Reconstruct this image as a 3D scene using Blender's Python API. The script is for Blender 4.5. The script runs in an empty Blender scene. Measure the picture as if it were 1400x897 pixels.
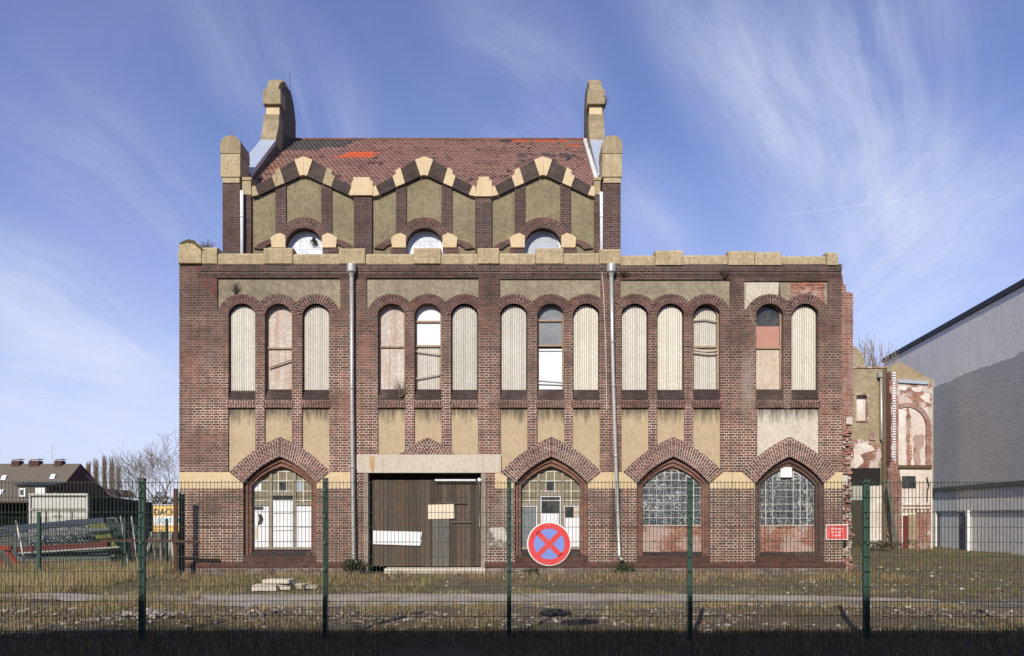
import bpy, math, random
import numpy as np
from mathutils import Vector, Matrix, noise
from mathutils.geometry import tessellate_polygon
random.seed(7)
rng = np.random.default_rng(7)
R = math.radians
C = bpy.context.scene.collection
EYE = 1.72
F = 21.74                     # depth of the street front of the factory
U = 23.74                     # depth of the front of the upper storey
def P(px, py, Y):             # a point of the place, read off the survey photograph
    return ((px-700)/1000*Y, Y, EYE+(705-py)/1000*Y)
def X(px, Y=F): return (px-700)/1000*Y
def Z(py, Y=F): return EYE+(705-py)/1000*Y
def rnd(a, b): return random.uniform(a, b)

# ------------------------------------------------------------------ objects
def tag(o, label=None, cat=None, group=None, kind=None):
    if label: o['label'] = label
    if cat: o['category'] = cat
    if group: o['group'] = group
    if kind: o['kind'] = kind
    return o
def thing(name, label, cat, loc=(0, 0, 0), group=None, rotz=0):
    o = bpy.data.objects.new(name, None); C.objects.link(o)
    o.location = loc; o.rotation_euler = (0, 0, rotz); o.empty_display_size = .2
    return tag(o, label, cat, group)
def copy_tree(o, parent=None):
    c = o.copy(); C.objects.link(c)
    if parent: c.parent = parent
    for ch in list(o.children): copy_tree(ch, c)
    return c
def world_off(parent):
    v = Vector((0, 0, 0)); p = parent
    while p: v += Vector(p.location); p = p.parent
    return v

class MB:
    """collects faces (world coordinates) and links them as one mesh object"""
    def __init__(s): s.v = []; s.f = []; s.uv = []; s.col = []; s.c = (1, 1, 1)
    def add(s, pts, uv=None):
        i = len(s.v); s.v += [tuple(p) for p in pts]; s.f.append(list(range(i, i+len(pts)))); s.uv.append(uv); s.col.append(s.c)
    def addm(s, pts, faces):
        i = len(s.v); s.v += [tuple(p) for p in pts]
        for f in faces: s.f.append([i+k for k in f]); s.uv.append(None); s.col.append(s.c)
    def box(s, x0, x1, y0, y1, z0, z1):
        p = [(x0,y0,z0),(x1,y0,z0),(x1,y1,z0),(x0,y1,z0),(x0,y0,z1),(x1,y0,z1),(x1,y1,z1),(x0,y1,z1)]
        s.addm(p, [(0,1,5,4),(1,2,6,5),(2,3,7,6),(3,0,4,7),(4,5,6,7),(3,2,1,0)])
    def bar(s, a, b, w, h=None):
        a = Vector(a); b = Vector(b); d = (b-a).normalized(); h = h or w
        up = Vector((0,0,1)) if abs(d.z) < .95 else Vector((0,1,0))
        q = d.cross(up).normalized(); r = q.cross(d).normalized()
        q *= w/2; r *= h/2
        p = [a-q-r, a+q-r, a+q+r, a-q+r, b-q-r, b+q-r, b+q+r, b-q+r]
        s.addm(p, [(0,1,5,4),(1,2,6,5),(2,3,7,6),(3,0,4,7),(4,5,6,7),(3,2,1,0)])
    def tube(s, pts, rad, n=8, cap=True):
        pts = [Vector(p) for p in pts]; m = len(pts)
        if not hasattr(rad, '__len__'): rad = [rad]*m
        vs = []; prev = None
        for k, p in enumerate(pts):
            d = (pts[min(k+1, m-1)]-pts[max(k-1, 0)])
            d = d.normalized() if d.length > 1e-9 else Vector((0,0,1))
            if prev is None:
                q = d.cross(Vector((0,1,0)) if abs(d.y) < .9 else Vector((1,0,0))).normalized()
            else:
                q = (prev-d*prev.dot(d)).normalized()
            prev = q; r = d.cross(q)
            for j in range(n):
                a = 2*math.pi*j/n
                vs.append(p+(q*math.cos(a)+r*math.sin(a))*rad[k])
        fs = []
        for k in range(m-1):
            for j in range(n):
                j2 = (j+1) % n
                fs.append((k*n+j, k*n+j2, (k+1)*n+j2, (k+1)*n+j))
        if cap and n > 3: fs.append(tuple(range(n))[::-1]); fs.append(tuple(range((m-1)*n, m*n)))
        s.addm(vs, fs)
    def plate(s, outer, holes, y0, y1, back=True):
        """outline in (x, z) with holes, extruded from y0 (front) to y1"""
        loops = [[Vector((p[0], p[1], 0)) for p in l] for l in [outer]+list(holes)]
        flat = [p for l in loops for p in l]
        tris = tessellate_polygon(loops)
        n = len(flat)
        pts = [(p.x, y0, p.y) for p in flat]+[(p.x, y1, p.y) for p in flat]
        fs = []
        for t in tris:
            a, b, c = [flat[k] for k in t]
            cr = (b.x-a.x)*(c.y-a.y)-(b.y-a.y)*(c.x-a.x)
            if abs(cr) < 1e-9: continue
            t = tuple(t) if cr > 0 else tuple(t)[::-1]
            fs.append(t)
            if back: fs.append(tuple(n+k for k in t[::-1]))
        i = 0
        for li, l in enumerate(loops):
            m = len(l)
            area = sum(l[k].x*l[(k+1) % m].y-l[(k+1) % m].x*l[k].y for k in range(m))
            flip = (area > 0) == (li == 0)
            for k in range(m):
                a, b = i+k, i+(k+1) % m
                fs.append((b, a, a+n, b+n) if flip else (a, b, b+n, a+n))
            i += m
        s.addm(pts, fs)
    def sideprism(s, prof, x0, x1):
        """outline in (y, z) extruded along x"""
        n = len(prof)
        s.addm([(x0, p[0], p[1]) for p in prof]+[(x1, p[0], p[1]) for p in prof],
               [tuple(range(n))]+[tuple(range(n, 2*n))[::-1]]+[(k, k+n, (k+1) % n+n, (k+1) % n) for k in range(n)])
    def build(s, name, mat, parent=None, smooth=False, bevel=0, label=None, norm=False):
        off = world_off(parent) if parent else Vector((0, 0, 0))
        me = bpy.data.meshes.new(name)
        me.from_pydata([(a-off.x, b-off.y, c-off.z) for a, b, c in s.v], [], s.f)
        uvl = me.uv_layers.new(name='UVMap')
        data = np.zeros(len(me.loops)*2, dtype=np.float32); k = 0
        V = s.v
        cols = np.ones((len(me.loops), 4), dtype=np.float32)
        for f, uv, c in zip(s.f, s.uv, s.col):
            L = len(f)
            if uv is None:
                a, b, cc = V[f[0]], V[f[1]], V[f[2]]
                ux, uy, uz = b[0]-a[0], b[1]-a[1], b[2]-a[2]
                vx, vy, vz = cc[0]-b[0], cc[1]-b[1], cc[2]-b[2]
                nx, ny, nz = abs(uy*vz-uz*vy), abs(uz*vx-ux*vz), abs(ux*vy-uy*vx)
                if ny >= nx and ny >= nz: uv = [(V[i][0], V[i][2]) for i in f]
                elif nx >= nz: uv = [(V[i][1], V[i][2]) for i in f]
                else: uv = [(V[i][0], V[i][1]) for i in f]
            for u_ in uv: data[2*k], data[2*k+1] = u_; cols[k, :3] = c; k += 1
        uvl.data.foreach_set('uv', data)
        ca = me.color_attributes.new('Col', 'FLOAT_COLOR', 'CORNER')
        ca.data.foreach_set('color', cols.ravel())
        if smooth: me.shade_smooth()
        me.materials.append(mat)
        o = bpy.data.objects.new(name, me); C.objects.link(o)
        if parent: o.parent = parent
        if bevel:
            b = o.modifiers.new('bevel', 'BEVEL'); b.width = bevel; b.segments = 2; b.limit_method = 'ANGLE'; b.angle_limit = R(40)
        if label: o['label'] = label
        return o

# ------------------------------------------------------------------ materials
class NT:
    def __init__(s, name):
        s.m = bpy.data.materials.new(name); s.m.use_nodes = True; s.t = s.m.node_tree
        s.t.nodes.clear(); s.out = s.t.nodes.new('ShaderNodeOutputMaterial')
        s.b = s.t.nodes.new('ShaderNodeBsdfPrincipled'); s.l(s.b.outputs[0], s.out.inputs[0])
        s.b.inputs['Roughness'].default_value = .85; s.b.inputs['Specular IOR Level'].default_value = .25
    def l(s, a, b): s.t.links.new(a, b)
    def n(s, typ, **kw):
        n = s.t.nodes.new('ShaderNode'+typ)
        for k, v in kw.items(): setattr(n, k, v)
        return n
    def pos(s): return s.n('NewGeometry').outputs['Position']
    def uv(s):
        n = s.n('UVMap'); n.uv_map = 'UVMap'; return n.outputs[0]
    def map(s, vec, scale=(1,1,1), loc=(0,0,0), rot=(0,0,0)):
        m = s.n('Mapping'); s.l(vec, m.inputs[0]); m.inputs['Scale'].default_value = scale
        m.inputs['Location'].default_value = loc; m.inputs['Rotation'].default_value = rot; return m.outputs[0]
    def noise(s, vec, scale, detail=4, rough=.6, dist=0):
        n = s.n('TexNoise'); s.l(vec, n.inputs['Vector']); n.inputs['Scale'].default_value = scale
        n.inputs['Detail'].default_value = detail; n.inputs['Roughness'].default_value = rough
        n.inputs['Distortion'].default_value = dist; return n.outputs[0]
    def ramp(s, fac, a, b, ca=0., cb=1.):
        r = s.n('MapRange'); r.clamp = True; s.l(fac, r.inputs[0])
        r.inputs[1].default_value = a; r.inputs[2].default_value = b; r.inputs[3].default_value = ca; r.inputs[4].default_value = cb
        return r.outputs[0]
    def mix(s, f, a, b, mode='MIX'):
        m = s.n('Mix', data_type='RGBA', blend_type=mode)
        for inp, v in ((m.inputs[0], f), (m.inputs[6], a), (m.inputs[7], b)):
            if hasattr(v, 'is_linked') or hasattr(v, 'links'): s.l(v, inp)
            elif isinstance(v, (int, float)): inp.default_value = v
            else: inp.default_value = (*v, 1)
        return m.outputs[2]
    def math(s, op, a, b=0.):
        m = s.n('Math', operation=op)
        for inp, v in ((m.inputs[0], a), (m.inputs[1], b)):
            if isinstance(v, (int, float)): inp.default_value = v
            else: s.l(v, inp)
        return m.outputs[0]
    def col(s, c):
        if isinstance(c, tuple): s.b.inputs['Base Color'].default_value = (*c, 1)
        else: s.l(c, s.b.inputs['Base Color'])
    def rough(s, r):
        if isinstance(r, (int, float)): s.b.inputs['Roughness'].default_value = r
        else: s.l(r, s.b.inputs['Roughness'])
    def bump(s, h, dist=.01, strength=1.):
        b = s.n('Bump'); b.inputs['Distance'].default_value = dist; b.inputs['Strength'].default_value = strength
        s.l(h, b.inputs['Height']); s.l(b.outputs[0], s.b.inputs['Normal'])
    def sep(s, vec):
        n = s.n('SeparateXYZ'); s.l(vec, n.inputs[0]); return n.outputs

def brick_mat(name, c1, c2, mortar, soot=(0., 0.), mortar_keep=.5, scale=1., soot_col=(.035,.026,.024), squash=.5, msize=.0078, zfade=None, paint=0., stains=()):
    t = NT(name); uv = t.uv(); pos = t.pos()
    # slight wobble of the joints
    wob = t.n('TexNoise'); t.l(pos, wob.inputs['Vector']); wob.inputs['Scale'].default_value = 3.
    sub = t.n('VectorMath', operation='SUBTRACT'); t.l(wob.outputs['Color'], sub.inputs[0]); sub.inputs[1].default_value = (.5,.5,.5)
    sc = t.n('VectorMath', operation='SCALE'); t.l(sub.outputs[0], sc.inputs[0]); sc.inputs['Scale'].default_value = .02
    ad = t.n('VectorMath', operation='ADD'); t.l(uv, ad.inputs[0]); t.l(sc.outputs[0], ad.inputs[1])
    b = t.n('TexBrick'); t.l(ad.outputs[0], b.inputs['Vector'])
    b.inputs['Scale'].default_value = 1; b.inputs['Brick Width'].default_value = .255*scale; b.inputs['Row Height'].default_value = .077*scale
    b.inputs['Mortar Size'].default_value = msize; b.inputs['Mortar Smooth'].default_value = .25; b.inputs['Bias'].default_value = -.1
    b.offset = .5; b.squash = squash; b.squash_frequency = 2
    b.inputs['Color1'].default_value = (*c1, 1); b.inputs['Color2'].default_value = (*c2, 1); b.inputs['Mortar'].default_value = (*c1, 1)
    big = t.noise(pos, .45, 5, .65); mid = t.noise(pos, 2.3, 4, .6); fine = t.noise(pos, 26, 3, .7)
    cell = t.noise(t.map(pos, (5., 5., 13.)), 1., 1, .5)
    bc = t.mix(t.ramp(cell, .54, .62, 0, .7), b.outputs['Color'], (c1[0]*.35, c1[1]*.4, c1[2]*.45))
    bc = t.mix(t.ramp(cell, .44, .34, 0, .6), bc, (c2[0]*1.45, c2[1]*1.35, c2[2]*1.3))
    bc = t.mix(t.ramp(mid, .35, .75, .0, .7), bc, (c1[0]*.55, c1[1]*.55, c1[2]*.6))
    bc = t.mix(t.ramp(fine, .3, .75, 0, .35), bc, (.04,.03,.028))
    bc = t.mix(t.ramp(t.noise(pos, .9, 6, .7), .52, .78, 0, .45), bc, (.36,.26,.22))
    # mortar brightness wanders from white lime to grime
    mfac = t.ramp(t.noise(t.map(pos, (.5,.5,1.3)), .9, 6, .7), .40, .60, mortar_keep, 1.)
    mfac = t.math('MULTIPLY', mfac, t.ramp(t.noise(pos, 4.5, 4, .7), .3, .6, .6, 1.))
    if zfade:
        z = t.sep(pos)[2]
        zf = t.ramp(t.math('ADD', z, t.math('MULTIPLY', t.math('SUBTRACT', mid, .5), 3.)), zfade[0], zfade[1], 1., zfade[2])
        mfac = t.math('MULTIPLY', mfac, zf)
    mc = t.mix(mfac, (.07,.052,.046), mortar)
    c = t.mix(b.outputs['Fac'], bc, mc)
    if zfade: c = t.mix(t.ramp(zf, zfade[2], 1., zfade[3], 0.), c, soot_col)
    if soot[1] > 0: c = t.mix(t.ramp(big, .42, .68, soot[0], soot[1]), c, soot_col)
    if paint: c = t.mix(t.ramp(t.noise(pos, 1.3, 7, .7), .5, .56, 0, paint), c, (.62,.57,.52))
    sn = t.noise(t.map(pos, (1, 1, .6)), 3.2, 6, .75)
    for (sx, sz, rx, rz, sc_, st_) in stains:
        mp = t.n('Mapping', vector_type='TEXTURE'); t.l(pos, mp.inputs[0]); mp.inputs['Location'].default_value = (sx, F, sz); mp.inputs['Scale'].default_value = (rx, 50, rz)
        ln = t.n('VectorMath', operation='LENGTH'); t.l(mp.outputs[0], ln.inputs[0])
        v_ = t.math('ADD', ln.outputs['Value'], t.math('MULTIPLY', t.math('SUBTRACT', sn, .5), 2.6))
        c = t.mix(t.ramp(v_, 1.1, .1, 0, st_), c, sc_)
    t.col(c); t.rough(.88)
    h = t.math('SUBTRACT', t.math('MULTIPLY', fine, .25), b.outputs['Fac'])
    t.bump(h, .012, .8)
    return t.m

def plaster_mat(name, c, dirt=(.09,.075,.055), amount=.5, grit=60, light=None, streak=0., zt=None, bumpd=.006, mott=.3):
    t = NT(name); pos = t.pos()
    a = t.noise(pos, .8, 6, .65); b = t.noise(pos, grit, 3, .75); m = t.noise(pos, 4, 5, .6)
    k = t.mix(t.ramp(a, .35, .7, 0, amount), c, dirt)
    if light: k = t.mix(t.ramp(m, .5, .7, 0, .6), k, light)
    mo = t.noise(pos, 13, 5, .75); mo2 = t.noise(t.map(pos, (1,1,1), (4,2,7)), 7, 5, .7)
    k = t.mix(t.ramp(mo, .46, .66, 0, mott), k, (c[0]*.42, c[1]*.40, c[2]*.36)); k = t.mix(t.ramp(mo2, .52, .68, 0, mott*.7), k, tuple(min(.85, q*1.28) for q in c))
    k = t.mix(t.ramp(b, .42, .68, 0, .45), k, (c[0]*.4, c[1]*.38, c[2]*.35))
    k = t.mix(t.ramp(m, .5, .8, 0, .35), k, dirt)
    if streak:
        s = t.noise(t.map(pos, (5, 5, .35)), 1.3, 4, .6)
        k = t.mix(t.ramp(s, .5, .75, 0, streak), k, dirt)
    if zt:   # grime hanging down from an upper edge at height zt
        z = t.sep(pos)[2]; s = t.noise(t.map(pos, (9, 9, 1.2)), 1.2, 4, .65)
        g = t.math('ADD', t.math('SUBTRACT', z, zt), t.math('MULTIPLY', t.math('SUBTRACT', s, .5), 1.1))
        k = t.mix(t.ramp(g, -.42, 0., 0, .8), k, (.05,.042,.036))
    t.col(k); t.rough(.92); t.bump(b, bumpd, 1.)
    return t.m

def corr_mat():
    m = plaster_mat('cream_corrugated_sheet', (.82,.80,.72), amount=.45, grit=25, dirt=(.58,.55,.45), streak=.5, bumpd=.001, mott=.22)
    t = m.node_tree; b = [n for n in t.nodes if n.type == 'BSDF_PRINCIPLED'][0]; src = b.inputs['Base Color'].links[0].from_socket
    a = t.nodes.new('ShaderNodeVertexColor'); a.layer_name = 'Col'; x = t.nodes.new('ShaderNodeMix'); x.data_type = 'RGBA'; x.blend_type = 'MULTIPLY'; x.inputs[0].default_value = 1.
    t.links.new(src, x.inputs[6]); t.links.new(a.outputs[0], x.inputs[7]); t.links.new(x.outputs[2], b.inputs['Base Color']); return m
def simple(name, c, rough=.7, var=.25, scale=6, metal=0, spec=.25, bump=0., bscale=30, dirt=(.06,.05,.04), stretch=(1,1,1)):
    t = NT(name); pos = t.map(t.pos(), stretch)
    a = t.noise(pos, scale, 5, .65)
    t.col(t.mix(t.ramp(a, .4, .75, 0, var), c, dirt)); t.rough(rough)
    t.b.inputs['Metallic'].default_value = metal; t.b.inputs['Specular IOR Level'].default_value = spec
    if bump: t.bump(t.noise(pos, bscale, 4, .6), bump, 1.)
    return t.m
def attr_mat(name, rough=.85, var=.3, scale=25, trans=False, stretch=(1,1,1), bump=0, spec=.25):
    t = NT(name); a = t.n('VertexColor'); a.layer_name = 'Col'; pos = t.map(t.pos(), stretch)
    n = t.noise(pos, scale, 4, .7)
    c = t.mix(t.ramp(n, .35, .75, 0, var), a.outputs[0], (.035,.03,.027))
    t.col(c); t.rough(rough); t.b.inputs['Specular IOR Level'].default_value = spec
    if bump: t.bump(n, bump, 1.)
    if trans:
        tr = t.n('BsdfTranslucent'); t.l(c, tr.inputs[0]); mx = t.n('MixShader'); mx.inputs[0].default_value = .3
        t.l(t.b.outputs[0], mx.inputs[1]); t.l(tr.outputs[0], mx.inputs[2]); t.l(mx.outputs[0], t.out.inputs[0])
    return t.m

BR = dict(c1=(.135,.058,.048), c2=(.20,.085,.066))
M = {}
SK = (.03,.024,.020); PL_ = (.50,.42,.36); RP = (.33,.15,.11)
STAINS = [(X(842), Z(700), .22, 2.0, SK, .8), (X(836), Z(480), .16, 2.4, SK, .55), (X(990), Z(395), .5, .5, SK, .7), (X(265), Z(400), .7, .8, SK, .35), (X(1100), Z(378), 1.3, .35, SK, .6), (X(1085), Z(480), .5, 1.4, SK, .35),
          (X(668), Z(400), .4, .6, SK, .6), (X(1010), Z(480), .45, 1.6, SK, .35), (X(490), Z(700), .3, 1.2, SK, .35), (X(280), Z(700), .5, .8, SK, .3), (X(262), Z(500), .35, .5, RP, .4), (X(480), Z(560), .35, .8, RP, .45), (X(500), Z(480), .3, .5, RP, .4), (X(1125), Z(560), .4, .8, RP, .3), (X(1020), Z(520), .25, 1.3, PL_, .35), (X(690), Z(690), .3, .4, PL_, .3), (X(668), Z(620), .35, .5, RP, .3)]
M['brick'] = brick_mat('facade_brick', (.175,.080,.054), (.285,.132,.092), (.88,.80,.68), soot=(0,.34), mortar_keep=.40, zfade=(4.8, 8.4, .40, .34), soot_col=(.058,.040,.033), stains=STAINS)
M['brick_mull'] = brick_mat('mullion_brick', (.18,.082,.062), (.27,.125,.095), (.86,.76,.66), mortar_keep=.5)
M['brick_up'] = brick_mat('sooty_brick', (.088,.046,.037), (.14,.07,.054), (.33,.27,.23), soot=(.05,.55), mortar_keep=.25, soot_col=(.05,.04,.038))
M['brick_band'] = brick_mat('gable_band_brick', (.065,.046,.038), (.095,.062,.05), (.20,.165,.14), soot=(.1,.5), mortar_keep=.2)
M['arch_up'] = brick_mat('upper_arch_brick', (.135,.058,.044), (.20,.086,.062), (.62,.53,.45), soot=(0,.35), mortar_keep=.25, squash=1., zfade=(6.5, 8.5, .6, .15))
M['arch'] = brick_mat('gothic_arch_brick', (.165,.076,.058), (.255,.117,.088), (.84,.74,.64), mortar_keep=.55, soot=(0,.2))
M['moulding'] = brick_mat('moulded_brick', (.30,.125,.085), (.38,.17,.12), (.34,.25,.21), mortar_keep=.2, soot=(.05,.4))
M['moulding_dark'] = brick_mat('moulded_brick_dark', (.15,.08,.065), (.19,.10,.08), (.26,.2,.17), mortar_keep=.2, soot=(.1,.5))
M['brick_red'] = brick_mat('infill_brick', (.33,.115,.075), (.42,.17,.11), (.60,.46,.38), mortar_keep=.4, squash=1., paint=.35)
M['brick_stub'] = brick_mat('end_wall_brick', (.30,.115,.085), (.38,.165,.12), (.66,.54,.46), mortar_keep=.4, soot=(0,.2), paint=.15)
M['brick_plinth'] = brick_mat('plinth_brick', (.17,.10,.085), (.24,.15,.13), (.50,.46,.42), mortar_keep=.5, soot=(.1,.35), paint=.25)
M['brick_brown'] = brick_mat('sill_brick', (.11,.042,.03), (.145,.055,.038), (.15,.075,.055), mortar_keep=.2, soot=(0,.45))
M['brick_sill'] = brick_mat('glazed_sill_brick', (.045,.03,.028), (.06,.036,.032), (.08,.05,.045), mortar_keep=.2)
M['brick_ruin'] = brick_mat('ruin_brick', (.36,.13,.085), (.48,.21,.14), (.62,.54,.46), mortar_keep=.5, soot=(0,.4), paint=.75)
M['plaster_top'] = plaster_mat('sooty_roughcast', (.38,.33,.235), amount=.7, grit=38, dirt=(.14,.12,.08), bumpd=.01, mott=.8, streak=.45)
M['plaster_gable'] = plaster_mat('gable_roughcast', (.31,.262,.165), amount=.6, grit=38, dirt=(.12,.10,.06), bumpd=.01, mott=.7, streak=.4)
M['plaster_low'] = plaster_mat('ochre_roughcast', (.55,.44,.29), amount=.35, grit=55, dirt=(.30,.235,.15), streak=.3, zt=Z(558), bumpd=.006)
M['plaster_new'] = plaster_mat('pale_patch_render', (.64,.59,.50), amount=.3, grit=20, dirt=(.36,.29,.19), zt=Z(558), bumpd=.003)
M['stone'] = plaster_mat('yellow_cast_stone', (.56,.455,.285), amount=.6, grit=60, dirt=(.26,.205,.12), streak=.8, bumpd=.012, mott=.8)
M['stone_clean'] = plaster_mat('band_stone', (.70,.56,.35), amount=.3, grit=70, dirt=(.42,.32,.19), streak=.35, bumpd=.004, mott=.3)
M['stone_old'] = plaster_mat('weathered_stone', (.41,.335,.21), amount=.7, grit=40, dirt=(.16,.135,.085), streak=.6, light=(.55,.44,.27), bumpd=.008, mott=.6)
M['concrete'] = plaster_mat('lintel_concrete', (.62,.565,.47), amount=.3, grit=50, dirt=(.30,.26,.2), streak=.3, bumpd=.002)
M['slab'] = plaster_mat('pale_slab', (.62,.57,.48), amount=.3, grit=30, dirt=(.34,.3,.24), bumpd=.004)
M['corr'] = corr_mat()
M['ply'] = plaster_mat('peeling_plywood', (.66,.62,.57), amount=.5, grit=12, dirt=(.36,.20,.11), light=(.70,.66,.62), streak=.8, bumpd=.003, mott=.6)
M['ply_pale'] = plaster_mat('pale_board', (.68,.60,.51), amount=.6, grit=12, dirt=(.42,.26,.16), light=(.7,.64,.56), streak=.4, bumpd=.002)
M['ply_pink'] = simple('salmon_panel', (.45,.235,.18), .7, .2, 3, dirt=(.35,.15,.1))
M['frame_old'] = plaster_mat('flaking_frame', (.42,.31,.22), amount=.6, grit=35, dirt=(.22,.12,.07), light=(.55,.48,.4), bumpd=.003)
M['frame_grey'] = plaster_mat('grey_timber_frame', (.33,.285,.225), amount=.4, grit=30, dirt=(.17,.14,.11), light=(.5,.47,.42), streak=.4, bumpd=.003)
M['white'] = simple('dirty_white_paint', (.74,.75,.77), .5, .3, 3, dirt=(.55,.53,.5))
M['white_panel'] = simple('white_window_board', (.74,.75,.78), .5, .35, 2.5, dirt=(.50,.50,.50))
M['lattice'] = simple('pale_glazing_bar', (.66,.63,.56), .6, .4, 9, dirt=(.2,.17,.13))
M['galv'] = simple('zinc_pipe', (.50,.49,.46), .45, .35, 5, metal=.5, dirt=(.22,.2,.18))
M['pipe_white'] = simple('white_pipe', (.78,.80,.84), .4, .2, 5)
M['zinc'] = simple('zinc_flashing', (.50,.56,.64), .4, .2, 4, metal=.4, dirt=(.3,.33,.36))
M['green'] = simple('green_coated_steel', (.032,.085,.066), .45, .3, 8, spec=.5, dirt=(.10,.12,.10))
M['green_wire'] = simple('green_wire', (.022,.05,.038), .5, .2, 8, spec=.4, dirt=(.06,.07,.06))
M['rust'] = simple('rusty_steel', (.10,.045,.03), .85, .5, 12, dirt=(.04,.025,.02), bump=.003)
M['black'] = simple('black_steel', (.018,.018,.02), .5, .2)
M['dark'] = simple('dark_interior', (.02,.018,.017), .95, .2)
M['ironwood'] = attr_mat('weathered_planks', .85, .85, 4, stretch=(12,12,.8), bump=.006)
M['tile'] = attr_mat('clay_tile', .75, .45, 9, bump=.004)
M['leafblade'] = attr_mat('grass_blade', .8, .1, 3, trans=True)
M['rock'] = attr_mat('rubble_stone', .9, .35, 12, bump=.006)
M['bark'] = simple('bare_bark', (.17,.14,.11), .9, .4, 6, bump=.01)
M['bark_far'] = simple('far_twigs', (.25,.185,.12), .9, .3, 2)
M['render'] = plaster_mat('grey_render', (.92,.88,.82), amount=.25, grit=14, dirt=(.5,.5,.5), streak=.45, bumpd=.012, mott=.15)
M['render_dark'] = None
M['slate'] = simple('dark_eave', (.03,.032,.045), .6, .2)

def glass_mat(name, c=(.02,.025,.03), rough=.12, dirt=.35, dc=(.20,.19,.16), wave=.003):
    t = NT(name); pos = t.pos(); a = t.noise(pos, 3.5, 6, .7)
    t.col(t.mix(t.ramp(a, .4, .7, 0, dirt), c, dc)); t.rough(t.ramp(a, .3, .7, rough, rough+.3))
    t.b.inputs['Specular IOR Level'].default_value = .6
    t.bump(t.noise(pos, 2.5, 2, .5), wave, 1.); return t.m
M['glass'] = glass_mat('dirty_dark_glass')
M['glass_grey'] = glass_mat('grey_reflecting_glass', (.16,.18,.20), .2, .4, (.32,.31,.27))
M['glass_ochre'] = glass_mat('ochre_wired_glass', (.17,.145,.085), .3, .5, (.32,.28,.19), .01)
M['glass_frost'] = glass_mat('milky_window_sheet', (.60,.66,.74), .35, .8, (.36,.40,.44), .004)
M['glass_frost_grey'] = glass_mat('grey_milky_window_sheet', (.36,.41,.48), .35, .6, (.22,.24,.26), .004)
def wallrend():
    t = NT('dark_smeared_render'); pos = t.pos()
    s = t.noise(t.map(pos, (1, .8, 4.5)), 1.3, 6, .65, 1.2); a = t.noise(pos, .5, 4, .6); g = t.noise(pos, 20, 3, .7)
    k = t.mix(t.ramp(s, .18, .82), (.40,.385,.365), (.56,.54,.51))
    k = t.mix(t.ramp(a, .35, .7, 0, .5), k, (.36,.36,.37)); k = t.mix(t.ramp(g, .4, .7, 0, .3), k, (.20,.21,.22))
    t.col(k); t.rough(.9); t.bump(t.math('ADD', s, t.math('MULTIPLY', g, .3)), .018, .8); return t.m
M['render_dark'] = wallrend()
def blockglass():
    t = NT('glass_block'); uv = t.uv(); pos = t.pos()
    sp = t.noise(pos, 30, 2, .9); n = t.noise(pos, 11, 3, .7); big = t.noise(pos, 2.2, 3, .5)
    k = t.mix(t.ramp(n, .35, .7), (.010,.016,.022), (.085,.105,.12))
    thr = t.math('ADD', sp, t.math('MULTIPLY', t.math('SUBTRACT', big, .5), .35))
    k = t.mix(t.ramp(thr, .61, .645, 0, 1.), k, (.85,.87,.9))  # white glints painted into the glass colour
    t.col(k); t.rough(.18); t.b.inputs['Specular IOR Level'].default_value = .7
    t.bump(t.noise(pos, 30, 3, .8), .02, .9); return t.m
M['glassblock'] = blockglass()
M['joint'] = simple('glass_block_joint', (.55,.53,.49), .9, .3, 9)
M['bark2'] = simple('pale_twigs', (.24,.20,.155), .9, .35, 5)

# ------------------------------------------------------------------ ground
def sm(a, b, t):
    t = min(1, max(0, (t-a)/(b-a))); return t*t*(3-2*t)
def gh(x, y):
    """height of the ground"""
    h = .05*noise.noise((x*.45, y*.45, 3.1))+.025*noise.noise((x*1.6, y*1.6, 7.7))
    flat = sm(.2, 1.5, abs(y-14.6)-1.2)
    if abs(x) < 9: h *= .25+.75*flat
    if 20.4 < y < 36 and -10.5 < x < 10.5: h *= .3
    h += .16*sm(11.2, 10.2, y)*sm(-9, -4, -abs(x)+0)*0
    h += .14*math.exp(-((x+5.7)**2/.8+(y-11.6)**2/.35))*1.            # heap of rubble
    h += .10*math.exp(-((x+9.2)**2/6+(y-12.6)**2/.5))
    h += .10*math.exp(-((x-5.0)**2/5+(y-13.0)**2/.4))
    h += .12*sm(17.5, 20, y)*sm(-11, -12.5, -abs(x))*0
    h += .16*sm(22, 30, y)*sm(9.5, 12, x)
    return h
def axis(a, b, step, far):
    xs = list(np.arange(a, b+1e-6, step)); k = step; lo = a; hi = b
    while hi < far: k *= 1.35; hi += k; lo -= k; xs.append(hi); xs.insert(0, lo)
    return xs
xs = axis(-20, 22, .16, 2500); ys = [y for y in axis(6, 38, .16, 2500)]
gv = [(x, y, gh(x, y) if -40 < x < 40 and -5 < y < 60 else 0) for y in ys for x in xs]
nx = len(xs); gf = [(j*nx+i, j*nx+i+1, (j+1)*nx+i+1, (j+1)*nx+i) for j in range(len(ys)-1) for i in range(nx-1)]
me = bpy.data.meshes.new('ground'); me.from_pydata(gv, [], gf); me.shade_smooth()
g = bpy.data.objects.new('ground', me); C.objects.link(g); tag(g, 'rough waste ground of soil, moss and gravel', kind='structure')
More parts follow.
